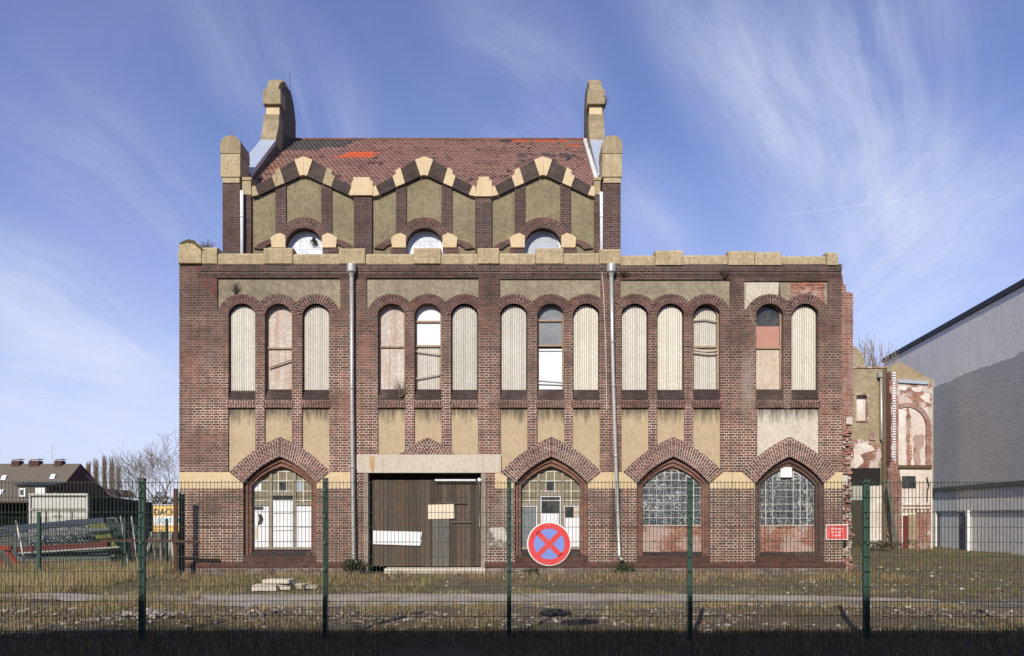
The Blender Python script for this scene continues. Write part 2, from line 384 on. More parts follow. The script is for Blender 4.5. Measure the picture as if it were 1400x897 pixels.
def ground_mat():
    t = NT('waste_ground'); pos = t.pos(); s = t.sep(pos)
    a = t.noise(pos, .55, 6, .65); b = t.noise(pos, 3, 6, .7); c = t.noise(pos, 30, 4, .8); d = t.noise(pos, 90, 2, .8)
    k = t.mix(t.ramp(b, .35, .65), (.085,.062,.040), (.19,.145,.095))
    k = t.mix(t.ramp(a, .48, .62, 0, .6), k, (.085,.085,.035))
    k = t.mix(t.ramp(t.noise(t.map(pos, (1,1,1), (9,3,0)), .8, 5, .6), .5, .66, 0, .6), k, (.26,.20,.11))
    # gravel strip in front of the path and on the right
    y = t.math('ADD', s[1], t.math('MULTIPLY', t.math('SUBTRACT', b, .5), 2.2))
    gm = t.math('MULTIPLY', t.ramp(y, 10.2, 11.2), t.ramp(y, 14.4, 13.2))
    speck = t.ramp(c, .5, .62)
    k = t.mix(t.math('MULTIPLY', gm, t.math('MULTIPLY', speck, .6)), k, (.30,.25,.19))
    k = t.mix(t.ramp(d, .55, .75, 0, .4), k, (.28,.24,.18))
    k = t.mix(t.ramp(y, 11.4, 10.6, 0, .75), k, (.035,.03,.02))  # near ground coloured darker to deepen the shadow lying there
    k = t.mix(t.ramp(c, .48, .3, 0, .5), k, (.035,.028,.02))
    t.col(k); t.rough(.95); t.bump(t.math('ADD', c, t.math('MULTIPLY', b, 2.)), .03, 1.); return t.m
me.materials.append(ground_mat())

def strip(name, top, bot, mat, label, dz=.012, n=160):
    """a sheet lying on the ground between two edges given as (x, y) lists"""
    def at(L, x):
        for (x0, y0), (x1, y1) in zip(L, L[1:]):
            if x0 <= x <= x1: return y0+(y1-y0)*(x-x0)/(x1-x0)
        return L[-1][1]
    x0, x1 = top[0][0], top[-1][0]; vs = []; m = 14
    for i in range(n+1):
        x = x0+(x1-x0)*i/n
        a = at(bot, x)+.16*noise.noise((x*1.3, 1.7, dz*90))+.07*noise.noise((x*5, 4.7, 0)); b = at(top, x)+.12*noise.noise((x*1.1, 9.1, 0))+.05*noise.noise((x*5, 2.2, 0))
        for j in range(m+1):
            y = a+(b-a)*j/m; vs.append((x, y, gh(x, y)+dz))
    fs = [(i*(m+1)+j, (i+1)*(m+1)+j, (i+1)*(m+1)+j+1, i*(m+1)+j+1) for i in range(n) for j in range(m)]
    me = bpy.data.meshes.new(name); me.from_pydata(vs, [], fs); me.shade_smooth(); me.materials.append(mat)
    o = bpy.data.objects.new(name, me); C.objects.link(o); return tag(o, label, kind='structure')
def pathmat(name, c, d):
    t = NT(name); pos = t.pos(); a = t.noise(pos, 1.1, 6, .7); b = t.noise(pos, 40, 3, .8); e = t.noise(pos, .5, 3, .6)
    k = t.mix(t.ramp(a, .42, .7, 0, .8), c, d); k = t.mix(t.ramp(b, .5, .7, 0, .4), k, (c[0]*.5, c[1]*.48, c[2]*.45))
    v = t.n('TexVoronoi', feature='DISTANCE_TO_EDGE'); t.l(t.map(pos, (.7, 1.3, 1)), v.inputs['Vector']); v.inputs['Scale'].default_value = .6
    k = t.mix(t.ramp(v.outputs['Distance'], 0, .012, .7, 0), k, (.05,.04,.03))
    t.col(k); t.rough(.9); t.bump(b, .004, 1.); return t.m
strip('path', [(-13.5,15.9),(-11,15.85),(-9.4,15.8),(-7.5,15.75),(-4,15.9),(1,16.0),(4,15.9),(6.5,15.6),(8.6,15.0)], [(-13.5,15.5),(-11,15.2),(-9.4,14.85),(-7.5,14.4),(-4.4,13.6),(-1,13.95),(1.5,14.3),(4,14.5),(6.5,14.4),(8.6,14.6)],
      pathmat('worn_path', (.36,.325,.28), (.17,.145,.11)), 'pale worn concrete path running along the factory')
strip('pavement', [(-.5,14.0),(1.2,14.36),(4,14.5),(7,14.6),(10.5,15.2)], [(-.5,13.9),(1.2,13.3),(3.2,13.2),(6.5,13.3),(10.5,14.0)],
      pathmat('broken_asphalt', (.15,.135,.12), (.10,.085,.065)), 'patch of broken grey asphalt beside the path', dz=.009)

# ------------------------------------------------------------------ factory
fac = thing('brick_factory', 'derelict two storey dark brick factory with gothic arches and a red tiled upper storey', 'factory', (0, F, 0))
CX = [330.5, 380.5, 431.5, 535, 585, 635, 702.5, 753, 801.5, 868, 917, 966.3, 1052.5, 1100.8]
WHW = 18.5; SPR = 437; RIN = 19.0; ROUT = 35.0
BAY = [(297, 465, CX[0:3], 380), (501, 654, CX[3:6], 380), (683, 821, CX[6:9], 381), (848, 998, CX[9:12], 382), (1018, 1132, CX[12:14], 384)]
def px2(l): return [(X(a), Z(b)) for a, b in l]
def winpoly(cx, hw=WHW, top=SPR, bot=547, r=0, n=16):
    """arched opening, pixels"""
    R0 = 19.2-r; cy = top-4+0
    pts = [(cx-hw+r, bot), (cx+hw-r, bot)]
    a0 = math.acos(min(1, (hw-r)/R0))
    for k in range(n+1):
        a = a0+(math.pi-2*a0)*k/n; pts.append((cx+R0*math.cos(a), cy-R0*math.sin(a)))
    return pts
def extr(cxs, i, n=14):
    """outer edge of a voussoir ring, left to right, clipped half way to its neighbours"""
    cx = cxs[i]; lo = (cxs[i-1]-cx)/2 if i else -32.; hi = (cxs[i+1]-cx)/2 if i < len(cxs)-1 else 32.
    a0 = math.acos(max(-1, lo/ROUT)); a1 = math.acos(min(1, hi/ROUT))
    return [(cx+ROUT*math.cos(a0+(a1-a0)*k/n), SPR-ROUT*math.sin(a0+(a1-a0)*k/n)-0) for k in range(n+1)], a0, a1
holes = []; toppanels = []; lowpanels = []
for (x0, x1, cxs, yt) in BAY:
    e = []
    for i in range(len(cxs)): e += extr(cxs, i)[0][(1 if i else 0):]
    e[0] = (max(e[0][0], x0+.6), e[0][1]); e[-1] = (min(e[-1][0], x1-.6), e[-1][1])
    e = [p for p in e if x0 < p[0] < x1]
    toppanels.append([(x0, yt), (x0, e[0][1]+.2)]+e+[(x1, e[-1][1]+.2), (x1, yt)])
wins = [winpoly(cx) for b in BAY for cx in b[2]]
def bez(a, b, bulge, n):
    """quadratic curve from a to b bulging to the left of the direction a->b (pixels, y down)"""
    mx, my = (a[0]+b[0])/2, (a[1]+b[1])/2; dx, dy = b[0]-a[0], b[1]-a[1]; L = math.hypot(dx, dy)
    cx_, cy_ = mx+dy/L*bulge*2, my-dx/L*bulge*2
    return [((1-t)**2*a[0]+2*t*(1-t)*cx_+t*t*b[0], (1-t)**2*a[1]+2*t*(1-t)*cy_+t*t*b[1]) for t in [k/n for k in range(n+1)]]
GOTH = [(382.5, 50), (753.5, 50), (920.5, 49.5), (1079.5, 47)]
NG = 22
def goth_arcs(cx, hw):
    k = hw/50.
    ex = bez((cx-69*k, 645.5), (cx, 597.5), 4.5, NG); ix = bez((cx-hw, 661), (cx, 624), 4., NG)
    return ex, ix
def mir(l, cx): return [(2*cx-a, b) for a, b in l][::-1]
def goth_open(cx, hw, off=0, bot=768):
    """opening outline, offset inwards by off pixels"""
    ix = bez((cx-hw+off, 661+off*.25), (cx, 624+off*1.45), 4.-off*.03, NG)
    return [(cx-hw+off, bot)]+ix+mir(ix, cx)[1:]+[(cx+hw-off, bot)]
for cx, hw in GOTH: pass
def below(cx, hw, x):
    """height of the extrados above x (pixels)"""
    ex, _ = goth_arcs(cx, hw); x = cx-abs(x-cx)
    for (xa, ya), (xb, yb) in zip(ex, ex[1:]):
        if xa <= x <= xb: return ya+(yb-ya)*(x-xa)/(xb-xa)
    return 646
PL = []   # lower panels: (x0, x1, gothic index or None)
for i, cx in enumerate(CX[:12]):
    gi = [0, None, 1, 2][i//3]; PL.append((cx-18.5, cx+18.5, gi))
PL.append((1035.5, 1119.5, 3))
for (x0, x1, gi) in PL:
    if gi is None:
        def bb(x): return 621-max(0, (38-abs(x-584))*(23/38.)) if abs(x-584) < 38 else 621
    else:
        cx, hw = GOTH[gi]; bb = lambda x, cx=cx, hw=hw: below(cx, hw, x)
    n = 14
    lowpanels.append([(x0, 558)]+[(x0+(x1-x0)*k/n, bb(x0+(x1-x0)*k/n)-.4) for k in range(n+1)]+[(x1, 558)])
gates = [(503, 647), (503, 790), (658, 790), (658, 647)]
gopen = [goth_open(cx, hw) for cx, hw in GOTH]
outer = [(245, 790), (245, 361), (1150, 364), (1150, 376), (1152, 384), (1150.5, 398), (1151, 480), (1152, 600), (1152.5, 700), (1153, 790)]
m = MB()
gate_cut = [(503, 790), (503, 647), (658, 647), (658, 790)]
out2 = [(245, 790), (245, 361)] + outer[2:]
# ground openings reach the bottom edge only for the gate
out_g = [(245, 790), (245, 361)]+outer[2:]+[(658, 790), (658, 647), (503, 647), (503, 790)]
holes1 = [px2(h) for h in toppanels+wins+lowpanels+gopen]
m.plate(px2(out_g), holes1, F, F+.05)
holes2 = [px2(h) for h in wins+gopen]
m.plate(px2(out_g), holes2, F+.062, F+.46)
# side, rear walls
m.box(X(245), X(245)+.4, F+.46, F+11.5, 0, Z(362)); m.box(X(1150)-.4, X(1150), F+.46, F+11.5, 0, Z(366))
m.box(X(245)+.4, X(1150)-.4, F+11.1, F+11.5, 0, Z(362))
m.build('wall', M['brick'], fac)
m = MB(); m.box(X(245)+.4, X(1150)-.4, F+.46, F+11.1, 9.0, 9.15); m.build('flat_roof', M['slate'], fac)
m = MB(); m.box(X(245)+.42, X(1150)-.42, F+2.6, F+2.8, 0.02, 8.98); m.build('inner_wall', M['dark'], fac)
for i, p in enumerate(toppanels):
    m = MB()
    if i == 4:
        xm = 1081
        e = [q for q in p[2:-2]]
        pl = [(p[0][0], p[0][1])]+[q for q in p[1:-2] if q[0] < 1066]+[(1066, 384)]
        m.plate(px2(pl), [], F+.046, F+.058); m.build('render_panel', plaster_mat('pale_top_patch', (.60,.555,.46), amount=.3, grit=20, dirt=(.36,.29,.19), bumpd=.003), fac, label='pale patched render panel at the top of the last bay')
        m = MB(); pr = [(1066.3, 384)]+[q for q in p[1:-2] if q[0] >= 1066.3]+p[-2:]
        m.plate(px2(pr), [], F+.05, F+.06); m.build('render_panel', M['plaster_top'], fac)
        m = MB()   # bare bricks where the render has fallen off
        m.plate(px2([(1081, 386), (1083, 399), (1079, 402), (1090, 405), (1100, 401), (1112, 403), (1121, 408), (1129, 414), (1127, 399), (1129, 386), (1108, 385)]), [], F+.044, F+.052); m.build('bare_brick_patch', M['brick_red'], fac)
    else:
        m.plate(px2(p), [], F+.05, F+.06); m.build('render_panel', M['plaster_top'], fac)
for i, p in enumerate(lowpanels):
    m = MB(); m.plate(px2(p), [], F+.048, F+.06)
    m.build('spandrel_panel', M['plaster_new'] if i == 12 else M['plaster_low'], fac, label='pale grey spandrel panel of the last bay' if i == 12 else None)
# brick mullions below the windows, brighter joints
for bi, (x0, x1, cxs, yt) in enumerate(BAY[:4]):
    for a, b in zip(cxs, cxs[1:]):
        xa, xb = a+18.5, b-18.5; gi = [0, None, 1, 2][bi]
        yb_ = [below(*GOTH[gi], x)-1 if gi is not None else (621-max(0, (38-abs(x-584))*.6)) for x in (xa, xb)]
        m = MB(); m.plate(px2([(xa+.2, 552), (xa+.2, yb_[0]), (xb-.2, yb_[1]), (xb-.2, 552)]), [], F-.006, F+.004); m.build('mullion', M['brick_mull'], fac)
# voussoir rings
def ringuv(m, inn, out, y0, y1, u0=0.):
    """inn, out: matching lists of (x, z); courses run across the ring"""
    L = u0
    for k in range(len(inn)-1):
        a, b, c, d = inn[k], inn[k+1], out[k+1], out[k]
        la = (math.dist(a, b)+math.dist(c, d))/2; w1 = math.dist(a, d); w2 = math.dist(b, c)
        m.add([(a[0], y0, a[1]), (b[0], y0, b[1]), (c[0], y0, c[1]), (d[0], y0, d[1])], [(0, L), (0, L+la), (w2, L+la), (w1, L)])
        m.add([(a[0], y0, a[1]), (a[0], y1, a[1]), (b[0], y1, b[1]), (b[0], y0, b[1])], [(0, L), (y1-y0, L), (y1-y0, L+la), (0, L+la)])
        m.add([(d[0], y0, d[1]), (c[0], y0, c[1]), (c[0], y1, c[1]), (d[0], y1, d[1])], [(0, L), (0, L+la), (y1-y0, L+la), (y1-y0, L)])
        L += la
    for k in (0, len(inn)-1):
        a, d = inn[k], out[k]; m.add([(a[0], y0, a[1]), (d[0], y0, d[1]), (d[0], y1, d[1]), (a[0], y1, a[1])])
for (x0, x1, cxs, yt) in BAY:
    for i, cx in enumerate(cxs):
        o, a0, a1 = extr(cxs, i, 20); A0 = min(a0, R(148)); A1 = max(a1, R(32)); a0, a1 = a0, a1
        inn = []; out = []
        for k in range(25):
            a = R(168)+(R(12)-R(168))*k/24
            r = ROUT
            lo = (cxs[i-1]-cx)/2 if i else -99; hi = (cxs[i+1]-cx)/2 if i < len(cxs)-1 else 99
            ca = math.cos(a); 
            if ca*r < lo+.3: r = (lo+.3)/ca
            if ca*r > hi-.3: r = (hi-.3)/ca
            if a > R(146) and i == 0 or a < R(34) and i == len(cxs)-1: continue
            inn.append((cx+19.*ca, SPR-3-19.2*math.sin(a))); out.append((cx+max(r, 19.2)*ca, SPR-max(r, 19.5)*math.sin(a)))
        m = MB(); ringuv(m, px2(inn), px2(out), F-.008, F+.05); m.build('window_arch', M['arch_up'], fac)
for cx, hw in GOTH:
    ex, ix = goth_arcs(cx, hw); m = MB()
    ringuv(m, px2(ix), px2(ex), F-.012, F+.05); ringuv(m, px2(mir(ix, cx)), px2(mir(ex, cx)), F-.012, F+.05, .4)
    m.build('gothic_arch', M['arch'], fac)
m = MB()   # the stump of the arch above the gate lintel
for sgn in (-1, 1):
    q = [(584, 597.6), (584, 621.2), (584+sgn*38, 621.2), (584+sgn*20, 607.4)]
    k0 = len(m.f); m.plate(px2(q), [], F-.012, F+.05); th = math.atan2(-23, 38)*sgn*-1; ca, sa = math.cos(th), math.sin(th)
    for fi in range(k0, len(m.f)): m.uv[fi] = [(m.v[i][2]*ca+m.v[i][0]*sa*1., m.v[i][0]*ca-m.v[i][2]*sa) for i in m.f[fi]]
m.build('arch_stump', M['arch'], fac)
# moulded reveals of the gothic openings
for gi, (cx, hw) in enumerate(GOTH):
    mt = M['moulding_dark'] if gi == 3 else M['moulding']
    o0 = goth_open(cx, hw, .4, 766); o1 = goth_open(cx, hw, 5, 766); o2 = goth_open(cx, hw, 9, 766)
    m = MB()
    ringuv(m, px2(o0), px2(o1), F+.11, F+.46)
    # a second, deeper step
    ringuv(m, px2(goth_open(cx, hw, 5.2, 766)), px2(o2), F+.16, F+.458)
    m.build('moulded_reveal', mt, fac)
# string course of soldier bricks and dark sills under the windows
for (x0, x1, cxs, yt) in BAY:
    a, b = cxs[0]-18.5, cxs[-1]+18.5
    for i, cx in enumerate(cxs):
        m = MB(); z0, z1 = Z(557.5), Z(548.5); xa, xb = X(cx-20), X(cx+20)
        y0 = F-.02
        m.add([(xa, y0, z0), (xb, y0, z0), (xb, y0, z1), (xa, y0, z1)], [(z0, xa), (z0, xb), (z1, xb), (z1, xa)])
        m.add([(xa, y0, z1), (xb, y0, z1), (xb, F+.06, z1), (xa, F+.06, z1)]); m.add([(xa, y0, z0), (xa, F+.05, z0), (xb, F+.05, z0), (xb, y0, z0)])
        m.add([(xa, y0, z0), (xa, y0, z1), (xa, F+.05, z1), (xa, F+.05, z0)]); m.add([(xb, y0, z0), (xb, F+.05, z0), (xb, F+.05, z1), (xb, y0, z1)])
        m.build('soldier_course', M['arch_up'], fac)
        m = MB(); m.sideprism([(F+.012, Z(547.8)), (F+.45, Z(547.8)), (F+.45, Z(527)), (F+.145, Z(531.5)), (F+.012, Z(544.5))], X(cx-18.3), X(cx+18.3))
        m.build('sill', M['brick_sill'], fac)
# cornice
m = MB()
xa, xb = X(276), X(1150)
for k, (ya, yb, d) in enumerate([(376.5, 379.8, .012), (371.5, 376.3, .03), (366, 371.3, .045), (361.5, 365.8, .03)]):
    m.box(X(268+k*3), X(1150), F-d, F+.02, Z(yb), Z(ya))
m.build('cornice', M['brick_up'], fac)
m = MB(); m.plate(px2([(268, 361.8), (268, 380), (297, 407), (297, 380), (297, 362)]), [], F-.008, F+.001); m.build('corbel', brick_mat('red_corbel', (.14,.055,.045), (.19,.08,.06), (.20,.12,.10), soot=(0, .4), mortar_keep=.2), fac)
# coping
raised = [(298-21, 298, 338), (361, 401, 339), (464, 500, 339), (566, 603, 339), (653, 682.5, 339.5), (732, 770.5, 340), (819, 848.5, 340), (895.5, 933.5, 342), (995, 1031, 343), (1031.4, 1067.5, 344), (1129, 1144.5, 345)]
cur = 298.4
def coping(xa, xb, yt, yb, d=.05, back=.5, mt='stone', slope=.06):
    m = MB(); z0, z1 = Z(yb), Z(yt)+rnd(-.018, .012)
    d += rnd(-.008, .008)
    m.sideprism([(F-d, z0), (F+back, z0), (F+back, z1-slope), (F+back*.45, z1+.01), (F-d+.06, z1), (F-d, z1-slope)], X(xa)+.004, X(xb)-.004)
    return m.build('coping_stone', M[mt], fac, bevel=.012)
for k, (a, b, yt) in enumerate(raised):
    if k: 
        pa = raised[k-1][1]
        if a-pa > 2:
            n = 1 if a-pa < 90 else 2
            for j in range(n): coping(pa+(a-pa)*j/n, pa+(a-pa)*(j+1)/n, 346+(a > 880)*2.5+(a > 1060)*1.5, 361.5+(a > 850)*2, .03, .47, 'stone')
    coping(a, b, yt, 361.5+(a > 850)*2, .07, .55, 'stone')
m = MB()  # broken corner stone on the left
m.plate(px2([(245, 361.5), (244.5, 350), (246, 342), (245.5, 335), (251, 332), (259, 329), (267, 330.5), (273, 334), (277, 340), (277, 361.5)]), [], F-.09, F+.7)
m.build('corner_stone', M['stone'], fac, bevel=.03)
m = MB(); m.plate(px2([(246, 334.5), (251, 331.3), (259, 328.3), (267, 330), (276, 339), (281, 343.5), (276, 343), (266, 335), (258, 333.5), (250, 336)]), [], F-.10, F+.6)
m.build('moss_cushion', simple('dark_moss', (.10,.085,.04), .95, .5, 14, bump=.02), fac, bevel=.02)
# stone band between the gothic arches
def band(name, pts, mt='stone_clean', d=.006): m = MB(); m.plate(px2(pts), [], F-d, F+.03); m.build(name, M[mt], fac, bevel=.004)
def eL(cx, hw): k = hw/50.; return (cx-69*k-.5, 645.5), (cx-hw-.5, 661.5)
def eR(cx, hw): k = hw/50.; return (cx+69*k+.5, 645.5), (cx+hw+.5, 661.5)
l0, l1 = eL(*GOTH[0]); band('band_stone', [(245.2, 645.5), (245.2, 668), (l1[0], 668), l1, l0])
l0, l1 = eR(*GOTH[0]); band('band_stone', [l0, l1, (l1[0], 668), (479, 668), (479, 646), (486.5, 645.5)][:4]+[(479, 645.5)])
l0, l1 = eL(*GOTH[1]); band('band_stone', [(677, 646.5), (677, 668), (l1[0], 668), l1, l0])
for i in (1, 2):
    r0, r1 = eR(*GOTH[i]); l0, l1 = eL(*GOTH[i+1])
    xm = (r1[0]+l1[0])/2; band('band_stone', [r0, r1, (r1[0], 668), (xm-.3, 668), (xm-.3, 645.5)]); band('band_stone', [(xm+.3, 645.5), (xm+.3, 668), (l1[0], 668), l1, l0])
r0, r1 = eR(*GOTH[3]); band('band_stone', [r0, r1, (r1[0], 668), (1152, 668), (1152, 645.5)])
# plinth and water table
for a, b in ((245, 497), (664, 1153)):
    m = MB(); m.sideprism([(F-.10, Z(790)), (F+.02, Z(790)), (F+.02, Z(776)), (F-.10, Z(776))], X(a)-.02, X(b)+.02); m.build('plinth', M['brick_plinth'], fac)
    m = MB(); m.sideprism([(F-.12, Z(776)), (F+.02, Z(776)), (F+.02, Z(768.5)), (F-.02, Z(769)), (F-.12, Z(772))], X(a)-.03, X(b)+.03); m.build('water_table', M['brick_brown'], fac)
for gi, (cx, hw) in enumerate(GOTH):
    m = MB(); m.box(X(cx-hw), X(cx+hw), F-.03, F+.46, Z(768.6), Z(760)); m.build('sill', M['brick_brown'], fac)
    m = MB(); m.sideprism([(F+.1, Z(760.2)), (F+.46, Z(760.2)), (F+.46, Z(750)), (F+.40, Z(751)), (F+.1, Z(757))], X(cx-hw+8.5), X(cx+hw-8.5)); m.build('sill', M['brick_sill'], fac)
# gate lintel, jambs
m = MB(); m.plate(px2([(487.5, 621.5), (487.5, 646.5), (685, 646.5), (685, 621.5)]), [], F-.02, F+.3); li = m.build('lintel', M['concrete'], fac, bevel=.01)
m = MB(); m.plate(px2([(505, 624), (513, 624), (512, 644), (509, 646), (506, 640)]), [], F-.0225, F-.0195); m.build('rust_stain', simple('rust_stain_on_concrete', (.42,.27,.12), .9, .7, 5, dirt=(.48,.42,.33), stretch=(2,2,.6)), li)
for a, b in ((497.5, 503.3), (657.7, 664)):
    m = MB(); m.box(X(a), X(b), F-.01, F+.45, 0, Z(646.8)); m.build('gate_jamb', plaster_mat('patched_jamb', (.36,.31,.25), amount=.7, grit=25, dirt=(.16,.12,.09), light=(.45,.42,.34)), fac, bevel=.01)
m = MB(); m.plate(px2([(668, 722), (690, 720), (693, 735), (690, 750), (676, 748), (667, 752), (664.5, 735)]), [], F-.0035, F+.001); m.build('paint_smear', brick_mat('limewashed_brick', (.20,.15,.12), (.28,.25,.18), (.45,.45,.36), mortar_keep=.6, paint=.8), fac)
# --- gate
gate = thing('x', None, None); bpy.data.objects.remove(gate)
m = MB(); x = 503.5; Yg = F+.26
gf_ = MB()
px = 503.6
while px < 657:
    w = rnd(5.2, 7.2); nx_ = min(px+w, 657.6)
    v = rnd(.5, 1.15); gray = rnd(0, .35); top = 655 if px < 590 else 656.5
    base = (.15*v, .095*v, .062*v); gf_.c = tuple(b*(1-gray)+.13*gray*v for b in base)
    d = rnd(0, .012); gf_.box(X(px)+.003, X(nx_)-.003, Yg+d, Yg+.04+d, Z(775.5)+rnd(0, .02), Z(top+rnd(0, .8)))
    px = nx_
gate = gf_.build('gate_leaf', M['ironwood'], fac, bevel=.004)
m = MB(); m.c = (.17,.155,.14)
for a, b in ((590.3, 598), (598.2, 605.5), (605.7, 613)): m.box(X(a), X(b), Yg-.03, Yg-.002, Z(775), Z(709))
m.build('wicket_panel', M['ironwood'], gate)
m = MB(); m.plate(px2([(584, 690), (584.3, 709.8), (620.3, 709), (620, 689)]), [], Yg-.05, Yg-.034); m.build('pale_board', simple('cream_board', (.72,.63,.48), .7, .15, 3), gate)
m = MB(); m.plate(px2([(508, 725.8), (508, 744.4), (573.5, 746.6), (575, 741), (574, 737), (576, 727.5)]), [], Yg-.04, Yg-.016); m.build('white_board', M['white'], gate)
m = MB(); m.c = (.16,.14,.12); m.box(X(597), X(637), Yg-.06, Yg-.013, Z(688.3), Z(686.8)); m.box(X(616), X(644), Yg-.045, Yg-.013, Z(714.8), Z(712.8)); m.build('rail', M['ironwood'], gate)
m = MB(); m.box(X(594), X(650), F+.12, F+.17, Z(657.2), Z(655)); m.build('lamp_tube', M['white'], fac)
m = MB(); m.tube([(X(655), F+.06, Z(655.7)), (X(655), F+.15, Z(655.7))], .055, 14); m.build('lamp_bulkhead', M['white'], fac)
m = MB(); m.box(X(503.3), X(657.7), F+.3, F+.45, Z(656), Z(647)); m.build('head_gap_fill', M['dark'], fac)  # near-black box filling the dark gap over the gate
m = MB(); m.tube([(X(655), F+.1, Z(659)), (X(654.5), F+.2, Z(690)), (X(655), F+.2, Z(720))], .008, 6); m.build('cable', M['white'], fac)
m = MB(); m.sideprism([(F-.12, 0), (F+.5, 0), (F+.5, .17), (F-.1, .15)], X(526), X(664)); m.build('threshold', M['slab'], fac, bevel=.02)

m = MB(); cpx, cz = 1021., Z(384); rr2 = random.Random(4)
path_ = [(1021, 384), (1021, 405), (1026, 425), (1032, 440), (1031, 470), (1024, 500), (1026, 530), (1023, 545), (1032, 575)]
def along(y):
    for (xa, ya), (xb, yb) in zip(path_, path_[1:]):
        if ya <= y <= yb: return xa+(xb-xa)*(y-ya)/(yb-ya)
    return path_[-1][0]
y = 386.; px_ = along(y)
while y < 574:
    nxp = along(y+3.54)+rr2.uniform(-2.2, 2.2); m.box(X(px_)-.004, X(px_)+.004, F-.002, F+.001, Z(y+3.54), Z(y)); m.box(X(min(px_, nxp))-.006, X(max(px_, nxp))+.006, F-.003, F+.001, Z(y+3.54)-.004, Z(y+3.54)+.004)
    px_ = nxp; y += 3.54
m.build('repointed_crack', simple('pale_mortar', (.42,.36,.31), .9, .3, 9), fac)
# --- windows of the first floor
def corr_sheet(cx, Y, hw=17.2, top=SPR-3, bot=537, R0=17.6, xa=None, xb=None, ytop=None):
    m = MB(); n = 11*8; xa = xa if xa is not None else cx-hw; xb = xb if xb is not None else cx+hw
    prev = None; rv = random.Random(int(cx*7)); shade = rv.uniform(.84, 1.04); warm = rv.uniform(.94, 1.0)
    for k in range(n+1):
        t = k/n; px = xa+(xb-xa)*t; dx = px-cx
        yt = ytop if ytop is not None else top-math.sqrt(max(0, R0*R0-dx*dx))
        y = Y+.011*math.cos(2*math.pi*k/8)
        cur = (X(px), y, Z(yt), Z(bot))
        g_ = (.66 if k % 8 in (0, 1) else (.9 if k % 8 in (2, 7) else 1.))*shade*(1-.12*(((k//8)*37+int(cx))%5 == 0)); m.c = (g_, g_*.985, g_*warm)  # valley strips coloured darker, shade between the ribs put into the colour
        if prev: m.add([(prev[0], prev[1], prev[3]), (cur[0], cur[1], cur[3]), (cur[0], cur[1], cur[2]), (prev[0], prev[1], prev[2])])
        prev = cur
    return m
def archplate(cx, hw, ybot, ytop=None, Y=F+.2, t=.02, R0=18.4):
    """board filling the window between two heights; ytop None = up to the arch"""
    if ytop is not None: return [(cx-hw, ytop), (cx-hw, ybot), (cx+hw, ybot), (cx+hw, ytop)]
    pts = [(cx-hw, ybot), (cx+hw, ybot)]; a0 = math.acos(min(1, hw/R0))
    for k in range(15):
        a = a0+(math.pi-2*a0)*k/14; pts.append((cx+R0*math.cos(a), SPR-3.5-R0*math.sin(a)))
    return pts
def plate1(pts, Y, t, name, mat, parent, **kw): m = MB(); m.plate(px2(pts), [], Y, Y+t); return m.build(name, mat, parent, **kw)
def wframe(cx, mt='frame_old', tr=(474,), bars=(), Y=F+.15, name='window_frame', bot=538.5, w=2.):
    m = MB()
    o = winpoly(cx, 18.3, SPR, bot); i_ = winpoly(cx, 18.3-w, SPR, bot-w*.9)
    i_ = [(cx-18.3+w, bot-w)]+[(cx+18.3-w, bot-w)]+[(a*.0+cx+(a-cx)*(1-w/18.3), b+w*.2+.4) for a, b in winpoly(cx, 18.3, SPR, bot)[2:]]
    m.plate(px2(o), [px2(i_)], Y, Y+.06)
    for y in tr: m.box(X(cx-16.4), X(cx+16.4), Y-.01, Y+.055, Z(y+1.3), Z(y-1.3))
    for (x0, y0, x1, y1, ww) in bars: m.bar((X(x0), Y-.03, Z(y0)), (X(x1), Y-.03, Z(y1)), ww, .03)
    return m.build(name, M[mt], fac, bevel=.004)
def corr_win(cx, bot=537, tilt=0):
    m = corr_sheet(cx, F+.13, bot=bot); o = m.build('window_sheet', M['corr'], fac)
    return o
for cx in (CX[0], CX[2], CX[5], CX[6], CX[8], CX[9], CX[10], CX[13]): corr_win(cx, 537 if cx < 400 else 532)
# bay 1 middle: boarded behind an old frame, one slat hanging across
w = wframe(CX[1], tr=(474.5,)); plate1(archplate(CX[1], 16, 537), F+.19, .02, 'board', M['ply'], w)
m = MB(); m.bar((X(366), F+.13, Z(501.5)), (X(399), F+.12, Z(490)), .05, .02); m.build('hanging_slat', M['frame_old'], w)
# bay 2
w = wframe(CX[3], tr=(472.5,)); plate1(archplate(CX[3], 16, 537), F+.19, .02, 'board', M['ply'], w)
w = wframe(CX[4], tr=(471.5, 438)); plate1(archplate(CX[4], 16, 472), F+.19, .02, 'pane', M['white_panel'], w)
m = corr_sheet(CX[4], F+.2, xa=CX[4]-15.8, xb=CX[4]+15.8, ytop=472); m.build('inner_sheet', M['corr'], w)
m = MB(); m.bar((X(568), F+.13, Z(479)), (X(603), F+.13, Z(483.5)), .045, .02); m.build('hanging_slat', M['ply_pale'], w); m = MB(); m.bar((X(568), F+.13, Z(516.5)), (X(603), F+.13, Z(510)), .045, .02); m.build('hanging_slat', M['ply_pale'], w)
# bay 3
w = wframe(CX[7], tr=(471, 436.5)); plate1(archplate(CX[7], 16, 471), F+.19, .02, 'pane', M['glass_grey'], w)
plate1(archplate(CX[7], 16, 531, 478), F+.185, .02, 'board', M['white'], w)
m = MB(); m.box(X(CX[7]-16), X(CX[7]+16), F+.15, F+.19, Z(478), Z(475.5)); m.bar((X(735), F+.14, Z(518)), (X(770), F+.14, Z(521)), .03, .02); m.bar((X(735), F+.14, Z(523)), (X(770), F+.14, Z(524.5)), .03, .02); m.build('glazing_bar', M['white'], w)
